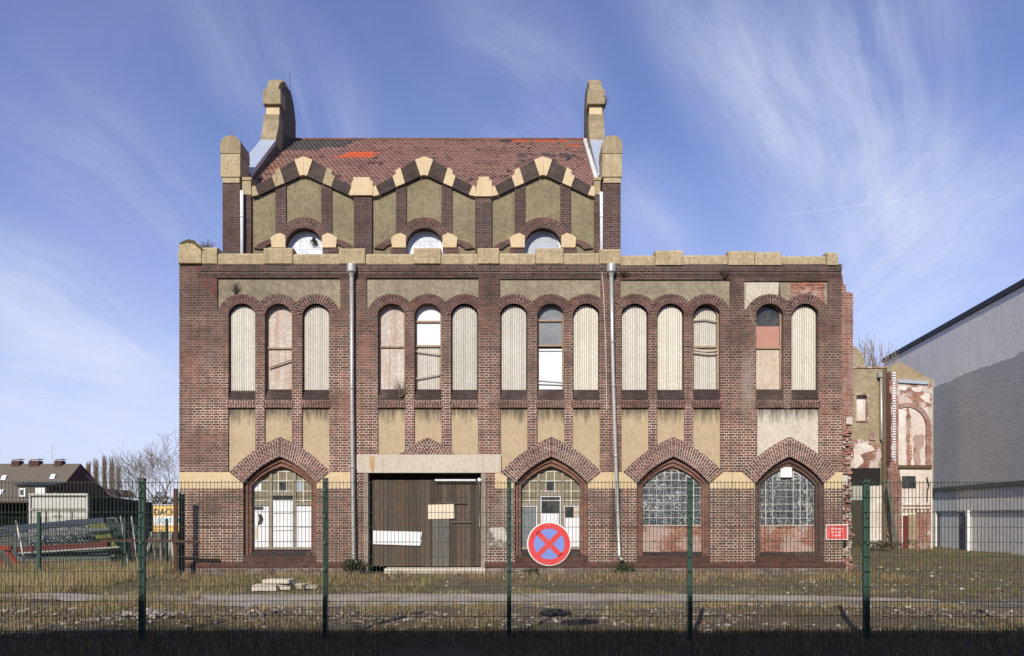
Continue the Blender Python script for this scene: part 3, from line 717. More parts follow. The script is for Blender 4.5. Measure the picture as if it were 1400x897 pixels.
# bay 4 right
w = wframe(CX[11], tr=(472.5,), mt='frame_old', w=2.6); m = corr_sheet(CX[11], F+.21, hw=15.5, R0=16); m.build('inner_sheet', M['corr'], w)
for (x0, y0, x1, y1) in ((949, 436, 965, 434.5), (965, 434.5, 982, 438), (949, 476, 966, 478.5), (966, 478.5, 983, 477), (949, 480, 968, 482.5), (968, 482.5, 983, 482)):
    m = MB(); m.bar((X(x0), F+.14, Z(y0)), (X(x1), F+.14, Z(y1)), .045, .03); m.build('hanging_slat', M['ply_pale'], w)
# bay 5 left
w = wframe(CX[12], tr=(474,)); plate1(archplate(CX[12], 16, 445), F+.195, .02, 'pane', M['glass'], w)
plate1(archplate(CX[12], 16, 474, 444), F+.19, .02, 'board', M['ply_pink'], w); plate1(archplate(CX[12], 16, 537, 474.5), F+.19, .02, 'board', M['ply_pale'], w)

# --- gothic windows
def goth_fill(cx, hw, off, y, yb=None):
    """x-range of the opening at height y"""
    o = goth_open(cx, hw, off)[1:-1]; half = [q for q in o if q[0] <= cx+.01]
    if y >= half[0][1]: return half[0][0]
    for (xa, ya), (xb, yb_) in zip(half, half[1:]):
        if yb_ <= y <= ya: return xa+(xb-xa)*(ya-y)/(ya-yb_+1e-9)
    return cx
def goth_poly(cx, hw, off, ya, yb):
    """part of the opening between heights ya (top) and yb (bottom), ya may be above the apex"""
    L = [(goth_fill(cx, hw, off, y), y) for y in np.linspace(yb, max(ya, goth_open(cx, hw, off)[1+NG][1]), 26)]
    return L+[(2*cx-a, b) for a, b in L[::-1] if abs(a-cx) > .01 or True]
def timber_window(cx, hw, white):
    Y = F+.27
    m = MB(); o = goth_open(cx, hw, 8.6, 752); i_ = goth_open(cx, hw, 10.6, 750)
    ringuv(m, px2(o), px2(i_), Y, Y+.09)
    xa, xb = cx-hw+9, cx+hw-9; m1, m2 = cx-16.5, cx+16.5
    for mx in (m1, m2): m.box(X(mx-2), X(mx+2), Y-.01, Y+.08, Z(751), Z(644.5))
    m.box(X(m1+2), X(m2-2), Y-.005, Y+.075, Z(677.5), Z(673.5))
    m.box(X(xa), X(m1-2), Y-.004, Y+.075, Z(691), Z(687)); m.box(X(m2+2), X(xb), Y-.004, Y+.075, Z(691), Z(687))
    m.box(X(xa), X(xb), Y-.008, Y+.08, Z(752), Z(748.5))
    w = m.build('gothic_window', M['frame_grey'], fac, bevel=.004)
    # small panes of the upper light
    lm = MB(); cols = [-40, -29.5, -18.8, -6, 5.5, 17, 28.5, 40]; rows = [632, 644, 657, 671, 684]
    for r in rows[1:]:
        xl = goth_fill(cx, hw, 10, r); lm.box(X(xl), X(2*cx-xl), Y+.02, Y+.05, Z(r+.6), Z(r-.6))
    for c in (-29.5, -6, 5.5, 28.5):
        x = cx+c; yt = min([b for a, b in goth_open(cx, hw, 10)[1:-1] if abs(a-x) < 4] or [640]); yb = 675 if abs(c) < 16 else 689
        lm.box(X(x-.6), X(x+.6), Y+.018, Y+.052, Z(yb), Z(yt+.5))
    lm.build('glazing_bars', M['lattice'], w)
    m = MB(); m.plate(px2(goth_poly(cx, hw, 9.5, 600, 690)), [], Y+.035, Y+.04); m.build('upper_panes', M['glass_ochre'], w)
    def pane(x0, x1, y0, y1, mt, d=.03, nm='pane'): mm = MB(); mm.box(X(x0), X(x1), Y+d, Y+d+.006, Z(y1), Z(y0)); return mm.build(nm, M[mt], w)
    pane(cx-5.5, cx+5, 657.5, 670.5, 'glass', .028)
    if white:
        pane(cx+18.8, cx+28, 657.5, 670.5, 'glass_frost_grey', .028); pane(cx-40, cx-29.8, 657.5, 670.5, 'white_panel', .028)
        pane(m1+3, m2-3, 684, 748.5, 'white_panel'); pane(m1+3, m2-3, 677.5, 684, 'glass')
        pane(m2+2, xb, 691, 748.5, 'white_panel'); pane(xa, m1-2, 691, 748.5, 'white_panel')
        pane(xa+2, xa+14, 692.5, 697, 'glass', .024); pane(xa+1, xa+6, 722, 738, 'ply_pale', .024)
        mm = MB(); mm.plate(px2([(xa+7, 702), (xa+12, 704), (xa+14, 710), (xa+12, 716), (xa+6, 719), (xa+8, 710)]), [], Y+.02, Y+.026); mm.build('broken_pane', M['glass'], w)
        mm = MB()
        for yy in (701, 719.5, 725): mm.box(X(m1+3), X(m2-3), Y+.01, Y+.028, Z(yy+.6), Z(yy-.6))
        mm.box(X(m2+3), X(xb), Y+.01, Y+.028, Z(720.8), Z(719.4)); mm.build('glazing_bar', M['lattice'], w)
    else:
        pane(m1+3, m2-3, 677.5, 748.5, 'glass'); pane(m2+2, xb, 691, 748.5, 'glass'); pane(xa, m1-2, 691, 748.5, 'glass_grey')
        pane(m1+3.2, m2-5, 702, 748, 'white_panel', .026); pane(m2+4, xb-1, 708, 748, 'white_panel', .026); pane(xb-9, xb-2, 692, 708, 'ply_pale', .026)
        mm = MB()
        for (x0, x1) in ((m1+2.5, m2-2.5), (m2+2.3, xb), (xa, m1-2.3)):
            ya = 678.5 if x0 == m1+2.5 else 692
            for q in (x0+.6, x1-.6): mm.box(X(q-.6), X(q+.6), Y+.005, Y+.03, Z(748), Z(ya))
            mm.box(X(x0), X(x1), Y+.004, Y+.031, Z(ya+.6), Z(ya-.6))
        mm.build('glazing_bar', M['white'], w)
timber_window(*GOTH[0], True); timber_window(*GOTH[1], False)
def block_window(cx, hw, label):
    Y = F+.24; m = MB(); poly = goth_poly(cx, hw, 8.5, 634, 720)
    cs = (2*(hw-8.8))/8.; x0 = cx-hw+8.8; top = 642
    m.plate(px2(goth_poly(cx, hw, 8.6, 600, 719)), [], Y+.02, Y+.1)
    w = m.build('block_window', M['joint'], fac, label=label)
    b = MB(); y = 718.
    while y-cs*1.02 > 634:
        for k in range(8):
            xa = x0+k*cs+.55; xb = x0+(k+1)*cs-.55; yt = y-cs*1.02+.6; yb = y-.6
            g = max(goth_fill(cx, hw, 9, yt), 0); lo = goth_fill(cx, hw, 9, yb); gr = 2*cx-g
            xa2, xb2 = max(xa, lo), min(xb, 2*cx-lo)
            if xb2-xa2 < 2: continue
            if xa >= g and xb <= gr: p = [(xa, yt), (xa, yb), (xb, yb), (xb, yt)]
            else:
                xa3, xb3 = max(xa, g), min(xb, gr)
                if xb3-xa3 < .8: 
                    p = [(xa2, yb), (xb2, yb), (xb2 if xb2 < cx else xa2, (yt+yb)/2)]
                else: p = [(xa3, yt), (xa2, yb), (xb2, yb), (xb3, yt)]
            b.plate(px2(p), [], Y+rnd(-.004, .004), Y+.03)
        y -= cs*1.02
    b.build('glass_blocks', M['glassblock'], w, bevel=.012)
    m = MB(); m.plate(px2(goth_poly(cx, hw, 8.6, 600, 641.5)), [], Y-.004, Y+.018); m.build('apex_infill', M['brick_red'], w)
    m = MB(); m.box(X(cx-hw+8.6), X(cx+hw-8.6), Y-.03, Y+.1, Z(756), Z(719)); m.build('brick_infill', M['brick_red'], fac)
block_window(*GOTH[2], 'glass block window with pale sparkles painted into its colour'); block_window(*GOTH[3], 'glass block window with a small white box at its top')
m = MB(); m.plate(px2([(1070, 638), (1070, 652.5), (1086, 652.5), (1086, 638)]), [], F+.16, F+.23); m.build('vent_box', M['white'], fac, bevel=.01)
# --- downpipes
def pipe(pts, r, name, mt, hop=None):
    m = MB(); m.tube(pts, r, 12)
    for k in range(1, len(pts)): 
        p = Vector(pts[k]); d = (Vector(pts[k])-Vector(pts[k-1])).normalized(); m.tube([p-d*.05, p], r*1.18, 12)
    o = m.build(name, M[mt], fac, smooth=True)
    if hop:
        h = MB(); a = Vector(pts[0]); h.tube([a+Vector((0,0,-.10)), a+Vector((0,0,0)), a+Vector((0,0,.05)), a+Vector((0,0,.27))], [r*1.1, r*1.6, r*2.35, r*2.35], 16); h.build('hopper', M[mt], o)
    return o
yp = F-.13
pipe([(X(482), yp, Z(376)), (X(482.5), yp, Z(533)), (X(483.5), yp, Z(640)), (X(485), yp, Z(758)), (X(486), yp, Z(766)), (X(489.5), yp-.1, Z(770))], .058, 'downpipe', 'galv', True)
pipe([(X(835), yp, Z(376)), (X(836.5), yp, Z(470)), (X(838), yp, Z(530)), (X(841), yp, Z(625)), (X(843.5), yp, Z(700)), (X(846), yp, Z(760)), (X(849), yp-.1, Z(766))], .058, 'downpipe', 'galv', True)
m = MB(); m.tube([(X(822), F-.02, Z(362)), (X(825), F-.03, Z(400)), (X(828), F-.03, Z(470)), (X(829.5), F-.03, Z(560))], .010, 6); m.build('cable', M['lattice'], fac)

# ---------------- upper storey
def XU(px): return X(px, U)
def ZU(py): return Z(py, U)
def pxu(l): return [(XU(a), ZU(b)) for a, b in l]
BARC = simple('pale_grey_bar', (.62,.62,.62), .6, .2, 5)
GC = [415.3, 580, 742.5]; SPAN = [(343.5, 484), (508.5, 649.5), (672, 813)]
PIL = [(306, 330, 252), (331, 343.5, 266), (484, 508.5, 268), (649.5, 672, 269), (812.5, 820.5, 268), (823, 848, 252)]
m = MB()
gx0, gx1 = XU(306), XU(848)
# recessed backing wall with window openings
def rwin(cx, hw=25, cy=335, bot=352, n=20): return [(cx-hw, bot), (cx+hw, bot)]+[(cx+hw*math.cos(math.pi*k/n), cy-hw*math.sin(math.pi*k/n)) for k in range(n+1)]
# outline of the backing: under the zig-zag band
out = [(330, 354), (330, 260)]
for (a, b), c in zip(SPAN, GC): out += [(a, 265), (c-26, 250), (c, 238), (c+26, 250), (b, 265)]
out += [(823, 260), (823, 354)]
m.plate(pxu(out), [pxu(rwin(c)) for c in GC], U+.08, U+.4)
m.build('upper_wall', M['plaster_gable'], fac); m = MB(); m.box(gx0+.8, gx1-.8, U+10, U+10.4, 9, 12.4); m.build('rear_wall', M['brick_up'], fac)
for (a, b, yt) in PIL:
    m = MB(); big = b-a > 22 and (a < 320 or a > 820)
    m.box(XU(a)-.001, XU(b)+.001, U-(.10 if big else .02), U+(.62 if big else .4), 9.0, ZU(yt)); m.build('pilaster', M['brick_up'], fac)
for c in GC:
    for a, b in ((c-39, c-24.5), (c+23.5, c+38)):
        m = MB(); m.plate(pxu([(a, 300 if 0 else 352), (b, 352), (b, 246), (a, 252)] if a < c else [(a, 352), (b, 352), (b, 252), (a, 246)]), [], U+.045, U+.1)
        # only above the round arch
        m = MB(); 
        ring_out = 38.5
        yA = 338-math.sqrt(max(0, ring_out**2-(a-c)**2)) if abs(a-c) < ring_out else 338; yB = 338-math.sqrt(max(0, ring_out**2-(b-c)**2)) if abs(b-c) < ring_out else 338
        m.plate(pxu([(a, yA+3), (b, yB+3), (b, 247 if b < c else 253), (a, 252 if b < c else 247)]), [], U+.03, U+.1); m.build('lesene', M['brick_up'], fac)
    # round arch
    inn = [(c+25*math.cos(a), 336-25*math.sin(a)) for a in [math.pi*(1-k/26.) for k in range(27)]]
    ou = [(c+39*math.cos(a), 337-40*math.sin(a)) for a in [math.pi*(1-k/26.) for k in range(27)]]
    m = MB(); ringuv(m, pxu(inn), pxu(ou), U+.01, U+.3); m.build('round_arch', M['arch_up'], fac)
    # impost stones and the outer quarter rings
    for sg in (-1, 1):
        q = [(c+sg*25, 322), (c+sg*25, 338.5), (c+sg*44, 338.5), (c+sg*45.5, 325), (c+sg*38, 320), (c+sg*32, 318.5)]
        m = MB(); m.plate(pxu(q), [], U-.01, U+.2); m.build('impost_stone', M['stone_clean'], fac, bevel=.006)
        ii, oo = [], []
        for k in range(11):
            a = R(108-78*k/10.); ii.append((c+sg*(37+22*math.cos(a)), 349-17*math.sin(a))); oo.append((c+sg*(36+38*math.cos(a)), 352-26*math.sin(a)))
        if sg > 0: pass
        else: ii, oo = ii[::-1], oo[::-1]
        m = MB(); ringuv(m, pxu(ii), pxu(oo), U+.02, U+.1); m.build('quarter_arch', M['arch_up'], fac)
        m = MB(); m.plate(pxu([(c+sg*25.2, 339), (c+sg*25.2, 350), (c+sg*46, 350), (c+sg*46, 339)]), [], U+.028, U+.1); m.build('pier', M['arch_up'], fac)
    # zig-zag gable band: dark segments and cast stones
    for sg in (-1, 1):
        def pt(x, y): return (c+sg*x, y)
        segs = [('stone', [(0, 214.6), (12.5, 219), (5, 241.2), (0, 240.2)]),
                ('brick', [(12.9, 219.2), (32, 231), (25.5, 251), (5.4, 241.4)]),
                ('stone', [(32.3, 229.8), (35.5, 231), (39.5, 234), (38.5, 238.5), (43.2, 241.8), (38.3, 256.5), (25.9, 251.2)]),
                ('brick', [(43.5, 242.3), (66, 254.5), (60.5, 267), (38.7, 256.7)]),
                ('stone', [(66.3, 254), (70.5, 256.5), (70.5, 269.5), (60.9, 267.2)])]
        for kind, q in segs:
            pts = [pt(*p) for p in q]; 
            if sg > 0 or True:
                m = MB()
                if kind == 'stone': m.plate(pxu(pts), [], U-.05, U+.3); m.build('gable_stone', M['stone_clean'] if c != GC[0] or q[0][0] == 0 else M['stone'], fac, bevel=.012)
                else:
                    m.plate(pxu(pts), [], U-.02, U+.3)
                    # courses follow the slope
                    th = math.atan2((q[1][1]-q[0][1]), (q[1][0]-q[0][0]))*sg; ca, sa = math.cos(th), math.sin(th)
                    m.uv = [[((m.v[i][0]*sa-m.v[i][2]*-ca)*-1 if 0 else (m.v[i][2]*ca+m.v[i][0]*sa), (m.v[i][0]*ca-m.v[i][2]*sa)) for i in f] for f in m.f]
                    m.build('gable_band', M['brick_band'], fac)
    # round window
    m = MB(); Yw = U+.26
    o = rwin(c, 25.2, 337); i_ = [(c+(a-c)*.92, b+1.5 if b < 345 else b-.1) for a, b in rwin(c, 25.2, 337)]
    m.plate(pxu(o), [pxu(i_)], Yw, Yw+.06); w = m.build('round_window', M['white'] if c != GC[0] else M['lattice'], fac)
    m = MB(); m.plate(pxu(rwin(c, 24.8, 337)), [], Yw+.03, Yw+.04); m.build('pane', M['glass_frost'] if c < 700 else M['glass_frost_grey'], w)
    m = MB()
    for k in (-2, -1, 0, 1, 2): m.box(XU(c+k*8.2-.22), XU(c+k*8.2+.22), Yw+.026, Yw+.035, ZU(352), ZU(337-math.sqrt(23.5**2-(k*8.2)**2)))
    for yy in (325, 336.5): hh = math.sqrt(max(0, 23.5**2-(337-yy)**2)); m.box(XU(c-hh), XU(c+hh), Yw+.024, Yw+.036, ZU(yy+.25), ZU(yy-.25))
    m.build('glazing_bars', BARC, w)
# pilaster caps
for (a, b, y0, y1) in ((479, 510.5, 243.5, 268.5), (650, 673, 243, 270)):
    m = MB(); m.plate(pxu([(a, y1), (a+2.5, y0+6.5), (a+4.5, y0+4), (a+4.5, y0), (b-1-3, y0), (b-1-3, y0+4), (b, y0+6), (b, y1)]), [], U-.08, U+.42); m.build('pilaster_cap', M['stone_clean'], fac, bevel=.015)
for (a, b) in ((331.5, 343.8), (812, 820.8)):
    m = MB(); m.box(XU(a), XU(b), U-.04, U+.4, ZU(267), ZU(248)); m.box(XU(a-.8), XU(b+.8), U-.06, U+.4, ZU(247.6), ZU(243)); m.build('pilaster_cap', M['stone'], fac, bevel=.015)
# corner piers with rounded stone heads
for (a, b, s1) in ((305, 338-3, 0), (820.5+3, 849, 0)):
    xa, xb = XU(a), XU(b)
    if a < 400: xb = XU(330.5)
    m = MB(); m.box(xa+.02, xb-.02, U-.13, U+.62, ZU(252.5), ZU(245.2)); m.build('pier_stone', M['stone'], fac, bevel=.012)
    m = MB(); m.box(xa-.02, xb+.01, U-.16, U+.66, ZU(245), ZU(213.5)); m.build('pier_stone', M['stone'], fac, bevel=.015)
    m = MB(); pr = [(U-.17, ZU(213)), (U+.67, ZU(213))]+[(U+.25+.42*math.cos(t), ZU(206)+.46*math.sin(t)) for t in [math.pi*k/14 for k in range(15)]]
    wd = xb-xa; hh = [(xa-.03, ZU(213)), (xb+.02, ZU(213)), (xb+.02, ZU(200))]+[((xa+xb)/2+wd*.53*math.cos(t), ZU(200)+.27*math.sin(t)) for t in [math.pi*k/12 for k in range(13)]]+[(xa-.03, ZU(200))]
    m.plate([q for q in hh], [], U-.17, U+.67); m.build('pier_head', M['stone_old'], fac, bevel=.05)
pipe([(XU(333), U-.16, ZU(264)), (XU(333.3), U-.16, ZU(300)), (XU(333.6), U-.16, 9.05)], .052, 'downpipe', 'pipe_white')
pipe([(XU(821.3), U-.16, ZU(266)), (XU(821.6), U-.16, ZU(300)), (XU(822), U-.16, 9.05)], .052, 'downpipe', 'pipe_white')
# stepped end gables
YR, ZR = 28.9, 1.72+.513*28.9          # ridge
GW = plaster_mat('dark_gable_render', (.16,.14,.105), amount=.5, grit=30, dirt=(.07,.06,.045), streak=.6, mott=.6)  # one dark tone for the whole gable wall
def gable(xa, xb):
    """profile in (depth, height), symmetrical about the ridge"""
    brick_p = [(U+.62, 9.1), (U+.62, 12.6), (24.5, 13.15), (27.15, 15.65), (27.35, 16.0), (27.6, 16.55), (27.75, 17.05), (27.75, 17.6), (27.95, 17.95), (28.3, 18.28), (28.6, 18.42), (28.9, 18.46)]
    BK = lambda a: YR+(YR-a)*.62
    full = brick_p+[(BK(a) if b > 16 else 2*YR-a, b) for a, b in brick_p[::-1][1:]]
    m = MB(); m.sideprism(full, xa+.03, xb-.015); m.build('gable_wall', GW, fac)
    def cap(prof, mt, name, e=0.0, bev=.02): mm = MB(); mm.sideprism(prof, xa-e, xb+e); return mm.build(name, M[mt], fac, bevel=bev)
    for mirr in (0,):
        g_ = (lambda l: [(2*YR-a, b) for a, b in l]) if mirr else (lambda l: l)
        cap(g_([(24.5, 13.12), (24.52, 13.22), (27.2, 15.74), (27.3, 15.66), (24.6, 13.1)]), 'zinc', 'coping_flashing', -.008, 0)
        cap(g_([(27.12, 15.5), (27.1, 15.75), (27.32, 16.15), (27.45, 16.55), (27.42, 16.78), (27.9, 16.78), (27.9, 15.5)]), 'stone_old', 'coping_stone')
        cap(g_([(27.62, 16.8), (27.62, 17.18), (28.0, 17.18), (28.0, 16.8)]), 'stone_clean', 'coping_stone', -.04)
        cap(g_([(27.5, 17.2), (27.48, 17.75), (28.1, 17.75), (28.1, 17.2)]), 'stone_old', 'coping_stone', .04)
    for (ya, za, yb, zb, yc, zc) in ((27.58, 17.77, 27.66, 18.02, 27.98, 18.0), (27.72, 18.04, 27.9, 18.26, 28.2, 18.2), (27.95, 18.28, 28.3, 18.47, 28.5, 18.3), (28.33, 18.49, 28.95, 18.6, 29.1, 18.4)):
        j = rnd(-.03, .03); cap([(ya, za-.02), (ya+.03, za+.12), (yb, zb), (yc+.15, zb), (yc+.2, za-.02)], 'stone_old', 'head_stone', -.05+j, .03)
    cap([(28.6, 18.42), (29.0, 18.58), (29.35, 18.3), (29.6, 17.8), (29.45, 17.75), (29.2, 18.15)], 'stone_old', 'head_stone', -.03, .03)
gable(-9.33, -8.74); gable(2.88, 3.46)
# stepped flashing strip along the right gable
m = MB()
for k in range(26):
    t = k/26.; y = 24.0+t*4.6; z = 12.35+(y-23.9)*(ZR-12.3)/(YR-23.9)+.12
    m.box(2.88-.10, 2.90, y, y+.15, z-.05, z+.07)
m.build('stepped_flashing', simple('lead_flashing', (.62,.62,.62), .6, .5, 3), fac)
# roof: individual tiles
RX0, RX1 = XU(330)+.02, XU(823)-.02
def roof_z(y): return 12.25+(y-23.85)*(ZR-12.25)/(YR-23.85)
m = MB(); m.sideprism([(24.2, 12.2), (24.2, roof_z(24.2)-.05), (YR, ZR-.05), (2*YR-24.2, roof_z(24.2)-.05), (2*YR-24.2, 12.2)], RX0, RX1); m.build('roof_deck', M['slate'], fac)
m = MB(); tw = .17; nrow = 31; E0 = 24.17; Z0 = roof_z(E0); L = math.hypot(YR-E0, ZR-Z0); sl = Vector((0, (YR-E0)/L, (ZR-Z0)/L)); nr = Vector((0, -sl.z, sl.y))
for r in range(nrow):
    s0 = L*r/nrow; s1 = L*(r+1.25)/nrow
    k = 0; x = RX0-(tw/2 if r % 2 else 0)
    while x < RX1:
        ax, bx = max(x, RX0), min(x+tw-.008, RX1)
        if bx-ax > .03:
            u = (x-RX0)/(RX1-RX0); v = r/nrow
            q = rnd(.85, 1.1); base = (.27*q, .15*q, .118*q)
            if random.random() < .05: base = (.17*q, .08*q, .062*q)
            nz = noise.noise((x*.8, r*.25, 5)); 
            if nz > .25: base = tuple(b*.8 for b in base)
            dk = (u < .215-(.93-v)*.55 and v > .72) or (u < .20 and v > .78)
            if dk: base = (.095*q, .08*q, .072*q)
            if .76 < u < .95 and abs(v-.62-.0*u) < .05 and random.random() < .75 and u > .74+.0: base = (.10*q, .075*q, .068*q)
            if .185+.012*(r-18) < u < .315-.01*((r*7)%3) and 18 <= r <= 21: base = (.62, .125, .045)
            if .74 < u < .93 and r >= 29 and random.random() < .8: base = (.50, .12, .05)
            if .93 < u < .965 and r == 26: base = (.60, .13, .05)
            if .70 < u < .745 and r >= 29: base = (.05, .045, .04)
            if u < .13 and r in (10, 11, 12, 13, 14) and random.random() < .5: base = (.29*q, .13*q, .08*q)
            if random.random() < .012: base = (.05, .04, .035)
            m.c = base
            lift = rnd(0, .012)
            p0 = Vector((0, E0, Z0))+sl*s0+nr*(.040+lift); p1 = Vector((0, E0, Z0))+sl*s1+nr*(.022+lift)
            n = 4; prev = None
            for j in range(n+1):
                xx = ax+(bx-ax)*j/n; w_ = .012*math.sin(math.pi*2*j/n)
                a = p0+nr*w_; b = p1+nr*w_; cur = ((xx, a.y, a.z), (xx, b.y, b.z), (xx, a.y-nr.y*.03, a.z-nr.z*.03))
                if prev:
                    m.add([prev[0], cur[0], cur[1], prev[1]]); m.add([prev[2], cur[2], cur[0], prev[0]])
                prev = cur
        x += tw
m.build('roof', M['tile'], fac)
m = MB(); x = RX0
while x < RX1:
    q = rnd(.6, 1.); m.c = (.20*q, .085*q, .066*q)
    m.tube([(x, YR, ZR+.0), (min(x+.36, RX1), YR, ZR+.02)], .085, 8); x += .33
m.build('ridge_tiles', M['tile'], fac)
# rear slope
m = MB(); m.c = (.17,.07,.055); m.add([(RX0, YR, ZR), (RX1, YR, ZR), (RX1, 2*YR-23.85, 12.25), (RX0, 2*YR-23.85, 12.25)]); m.build('rear_roof', M['tile'], fac)
m = MB(); m.tube([(XU(331)-.02, 28.95, 18.5), (XU(331)-.03, 28.95, 19.35)], .009, 5); m.build('lightning_rod', M['black'], fac)

# ---------------- broken end wall on the right
Ys = F+.28
def pxs(l, Y=Ys): return [(X(a, Y), Z(b, Y)) for a, b in l]
m = MB()
edge = [(1146, 374), (1152, 376), (1153, 388), (1156.5, 390), (1157, 399), (1166.5, 400.5)]
y = 402.; px = 1167.
while y < 592:
    px = 1166.3+1.4*noise.noise((0, y*.13, 2))+(0 if y < 560 else -3*(y-560)/30)+rnd(-.5, .5); edge += [(px, y), (px, y+3.2)]; y += 3.35
edge += [(1150, 596), (1150, 790), (1140, 790), (1140, 374)]
m.plate(pxs(edge), [], Ys, Ys+.5); m.build('broken_wall_end', M['brick_stub'], fac)
def rocky(m, cx, cy, cz, sx, sy, sz, jit=.25):
    ico = []; t = (1+5**.5)/2
    vs = [(-1,t,0),(1,t,0),(-1,-t,0),(1,-t,0),(0,-1,t),(0,1,t),(0,-1,-t),(0,1,-t),(t,0,-1),(t,0,1),(-t,0,-1),(-t,0,1)]
    fs = [(0,11,5),(0,5,1),(0,1,7),(0,7,10),(0,10,11),(1,5,9),(5,11,4),(11,10,2),(10,7,6),(7,1,8),(3,9,4),(3,4,2),(3,2,6),(3,6,8),(3,8,9),(4,9,5),(2,4,11),(6,2,10),(8,6,7),(9,8,1)]
    a = rnd(0, 6.28); ca, sa = math.cos(a), math.sin(a)
    pts = []
    for v in vs:
        x_, y_, z_ = [q/1.9*(1+rnd(-jit, jit)) for q in v]; x_ *= sx; y_ *= sy; z_ *= sz
        pts.append((cx+x_*ca-y_*sa, cy+x_*sa+y_*ca, cz+z_))
    m.addm(pts, fs)
def chunk(m, x, y, z, a, b, c, tilt=.25):
    """a brick or half brick lying askew"""
    M3 = Matrix.Rotation(rnd(-tilt, tilt), 3, 'X') @ Matrix.Rotation(rnd(-tilt, tilt), 3, 'Y') @ Matrix.Rotation(rnd(-.5, .5), 3, 'Z')
    v = [M3 @ Vector((sx*a/2*rnd(.85, 1), sy*b/2*rnd(.85, 1), sz*c/2*rnd(.85, 1))) + Vector((x, y, z)) for sx, sy, sz in ((-1,-1,-1),(1,-1,-1),(1,1,-1),(-1,1,-1),(-1,-1,1),(1,-1,1),(1,1,1),(-1,1,1))]
    m.addm(v, [(0,1,5,4),(1,2,6,5),(2,3,7,6),(3,0,4,7),(4,5,6,7),(3,2,1,0)])
m = MB(); zz = 0.0
while zz < Z(590, Ys):
    t_ = zz/4.3
    for k in range(4):
        x = X(1152, Ys)-.02+k*.075+rnd(-.02, .02)+.03*noise.noise((0, zz*1.7, 3))*k; v = rnd(.6, 1.2)
        m.c = random.choice([(.38*v,.20*v,.16*v), (.36*v,.18*v,.14*v), (.44*v,.29*v,.24*v), (.50*v,.42*v,.36*v), (.55*v,.47*v,.42*v), (.24*v,.13*v,.11*v)])
        chunk(m, x, Ys+.10+rnd(-.07, .07)-.05*noise.noise((k, zz*1.1, 8)), zz, rnd(.09, .2), rnd(.15, .25), .072, .09)
    zz += .077
m.c = (.40,.29,.25); m.box(X(1150, Ys), X(1165, Ys), Ys+.10, Ys+.5, 0, Z(594, Ys)); m.build('broken_masonry', M['rock'], fac)
m = MB(); m.c = (.62,.55,.5); m.box(X(1156, Ys), X(1165, Ys), Ys-.06, Ys+.02, Z(581, Ys), Z(571, Ys)); m.box(X(1152), X(1164), Ys-.07, Ys+.02, Z(664, Ys), Z(650, Ys))
m.build('plaster_patch', M['rock'], fac, bevel=.03)

# ------------------------------------------------------------------ signs
def text(body, size, loc, mat, parent, name='lettering', align='CENTER', ext=.002, sx=1., rot=(R(90), 0, 0)):
    cu = bpy.data.curves.new(name, 'FONT'); cu.body = body; cu.size = size; cu.align_x = align; cu.align_y = 'CENTER'; cu.extrude = ext
    cu.materials.append(mat); o = bpy.data.objects.new(name, cu); C.objects.link(o); o.parent = parent
    me = bpy.data.meshes.new_from_object(o.evaluated_get(bpy.context.evaluated_depsgraph_get())) if 0 else None
    bpy.context.view_layer.update(); me = bpy.data.meshes.new_from_object(o); bpy.data.objects.remove(o); o = bpy.data.objects.new(name, me); C.objects.link(o); o.parent = parent
    o.location = Vector(loc)-world_off(parent); o.rotation_euler = rot; o.scale = (sx, 1, 1); return o
ws = thing('warning_sign', 'small red rectangular warning sign with three lines of white writing on the brick wall', 'sign', (X(1143.5), F-.03, Z(727.5)))
SR = simple('sign_red', (.66,.10,.10), .45, .2, 3, dirt=(.8,.3,.3)); SW = simple('sign_white', (.85,.84,.82), .5, .1)
m = MB(); m.box(X(1128.5), X(1158.8), F-.035, F-.02, Z(738), Z(717)); m.build('sign_plate', SW, ws)
m = MB(); m.box(X(1129.6), X(1157.6), F-.039, F-.0355, Z(737), Z(718.1)); m.build('red_field', SR, ws)
for k, s in enumerate(('Warnung', 'vor dem', 'Hunde')): text(s, .098, (X(1143), F-.041, Z(723+k*4.4)), SW, ws, sx=.95)
m = MB()
for a in (1130.6, 1156.6):
    for b in (719, 736): m.tube([(X(a), F-.043, Z(b)), (X(a), F-.036, Z(b))], .008, 8)
m.build('screws', M['galv'], ws)

YF = 10.0      # front fence
def XF(px): return X(px, YF)
def ZF(py): return Z(py, YF)
ns = thing('no_stopping_sign', 'round no stopping sign with a red cross on blue hung on the green mesh fence', 'sign', (XF(750.5), YF-.05, ZF(743.5)))
cx_, cz_, r_ = XF(750.5), ZF(743.5), .30
m = MB(); m.tube([(cx_, YF-.050, cz_), (cx_, YF-.046, cz_), (cx_, YF-.030, cz_)], [r_-.003, r_, r_], 72); m.build('sign_plate', SW, ns)
def disc(m, r, y, n=72): m.add([(cx_+r*math.cos(2*math.pi*k/n), y, cz_+r*math.sin(2*math.pi*k/n)) for k in range(n)])
BLU = simple('sign_blue', (.19,.27,.66), .45, .35, 9, dirt=(.3,.4,.8)); RED = simple('sign_ring_red', (.66,.065,.07), .45, .35, 7, dirt=(.62,.18,.17))
def annulus(ro, ri, y, n=72):
    m = MB()
    for k in range(n):
        a, b = 2*math.pi*k/n, 2*math.pi*(k+1)/n
        m.add([(cx_+ro*math.cos(a), y, cz_+ro*math.sin(a)), (cx_+ri*math.cos(a), y, cz_+ri*math.sin(a)), (cx_+ri*math.cos(b), y, cz_+ri*math.sin(b)), (cx_+ro*math.cos(b), y, cz_+ro*math.sin(b))])
    return m
m = MB(); disc(m, .222, YF-.052); m.build('blue_field', BLU, ns)
m = annulus(.285, .208, YF-.054); m.build('red_ring', RED, ns)
m = MB()
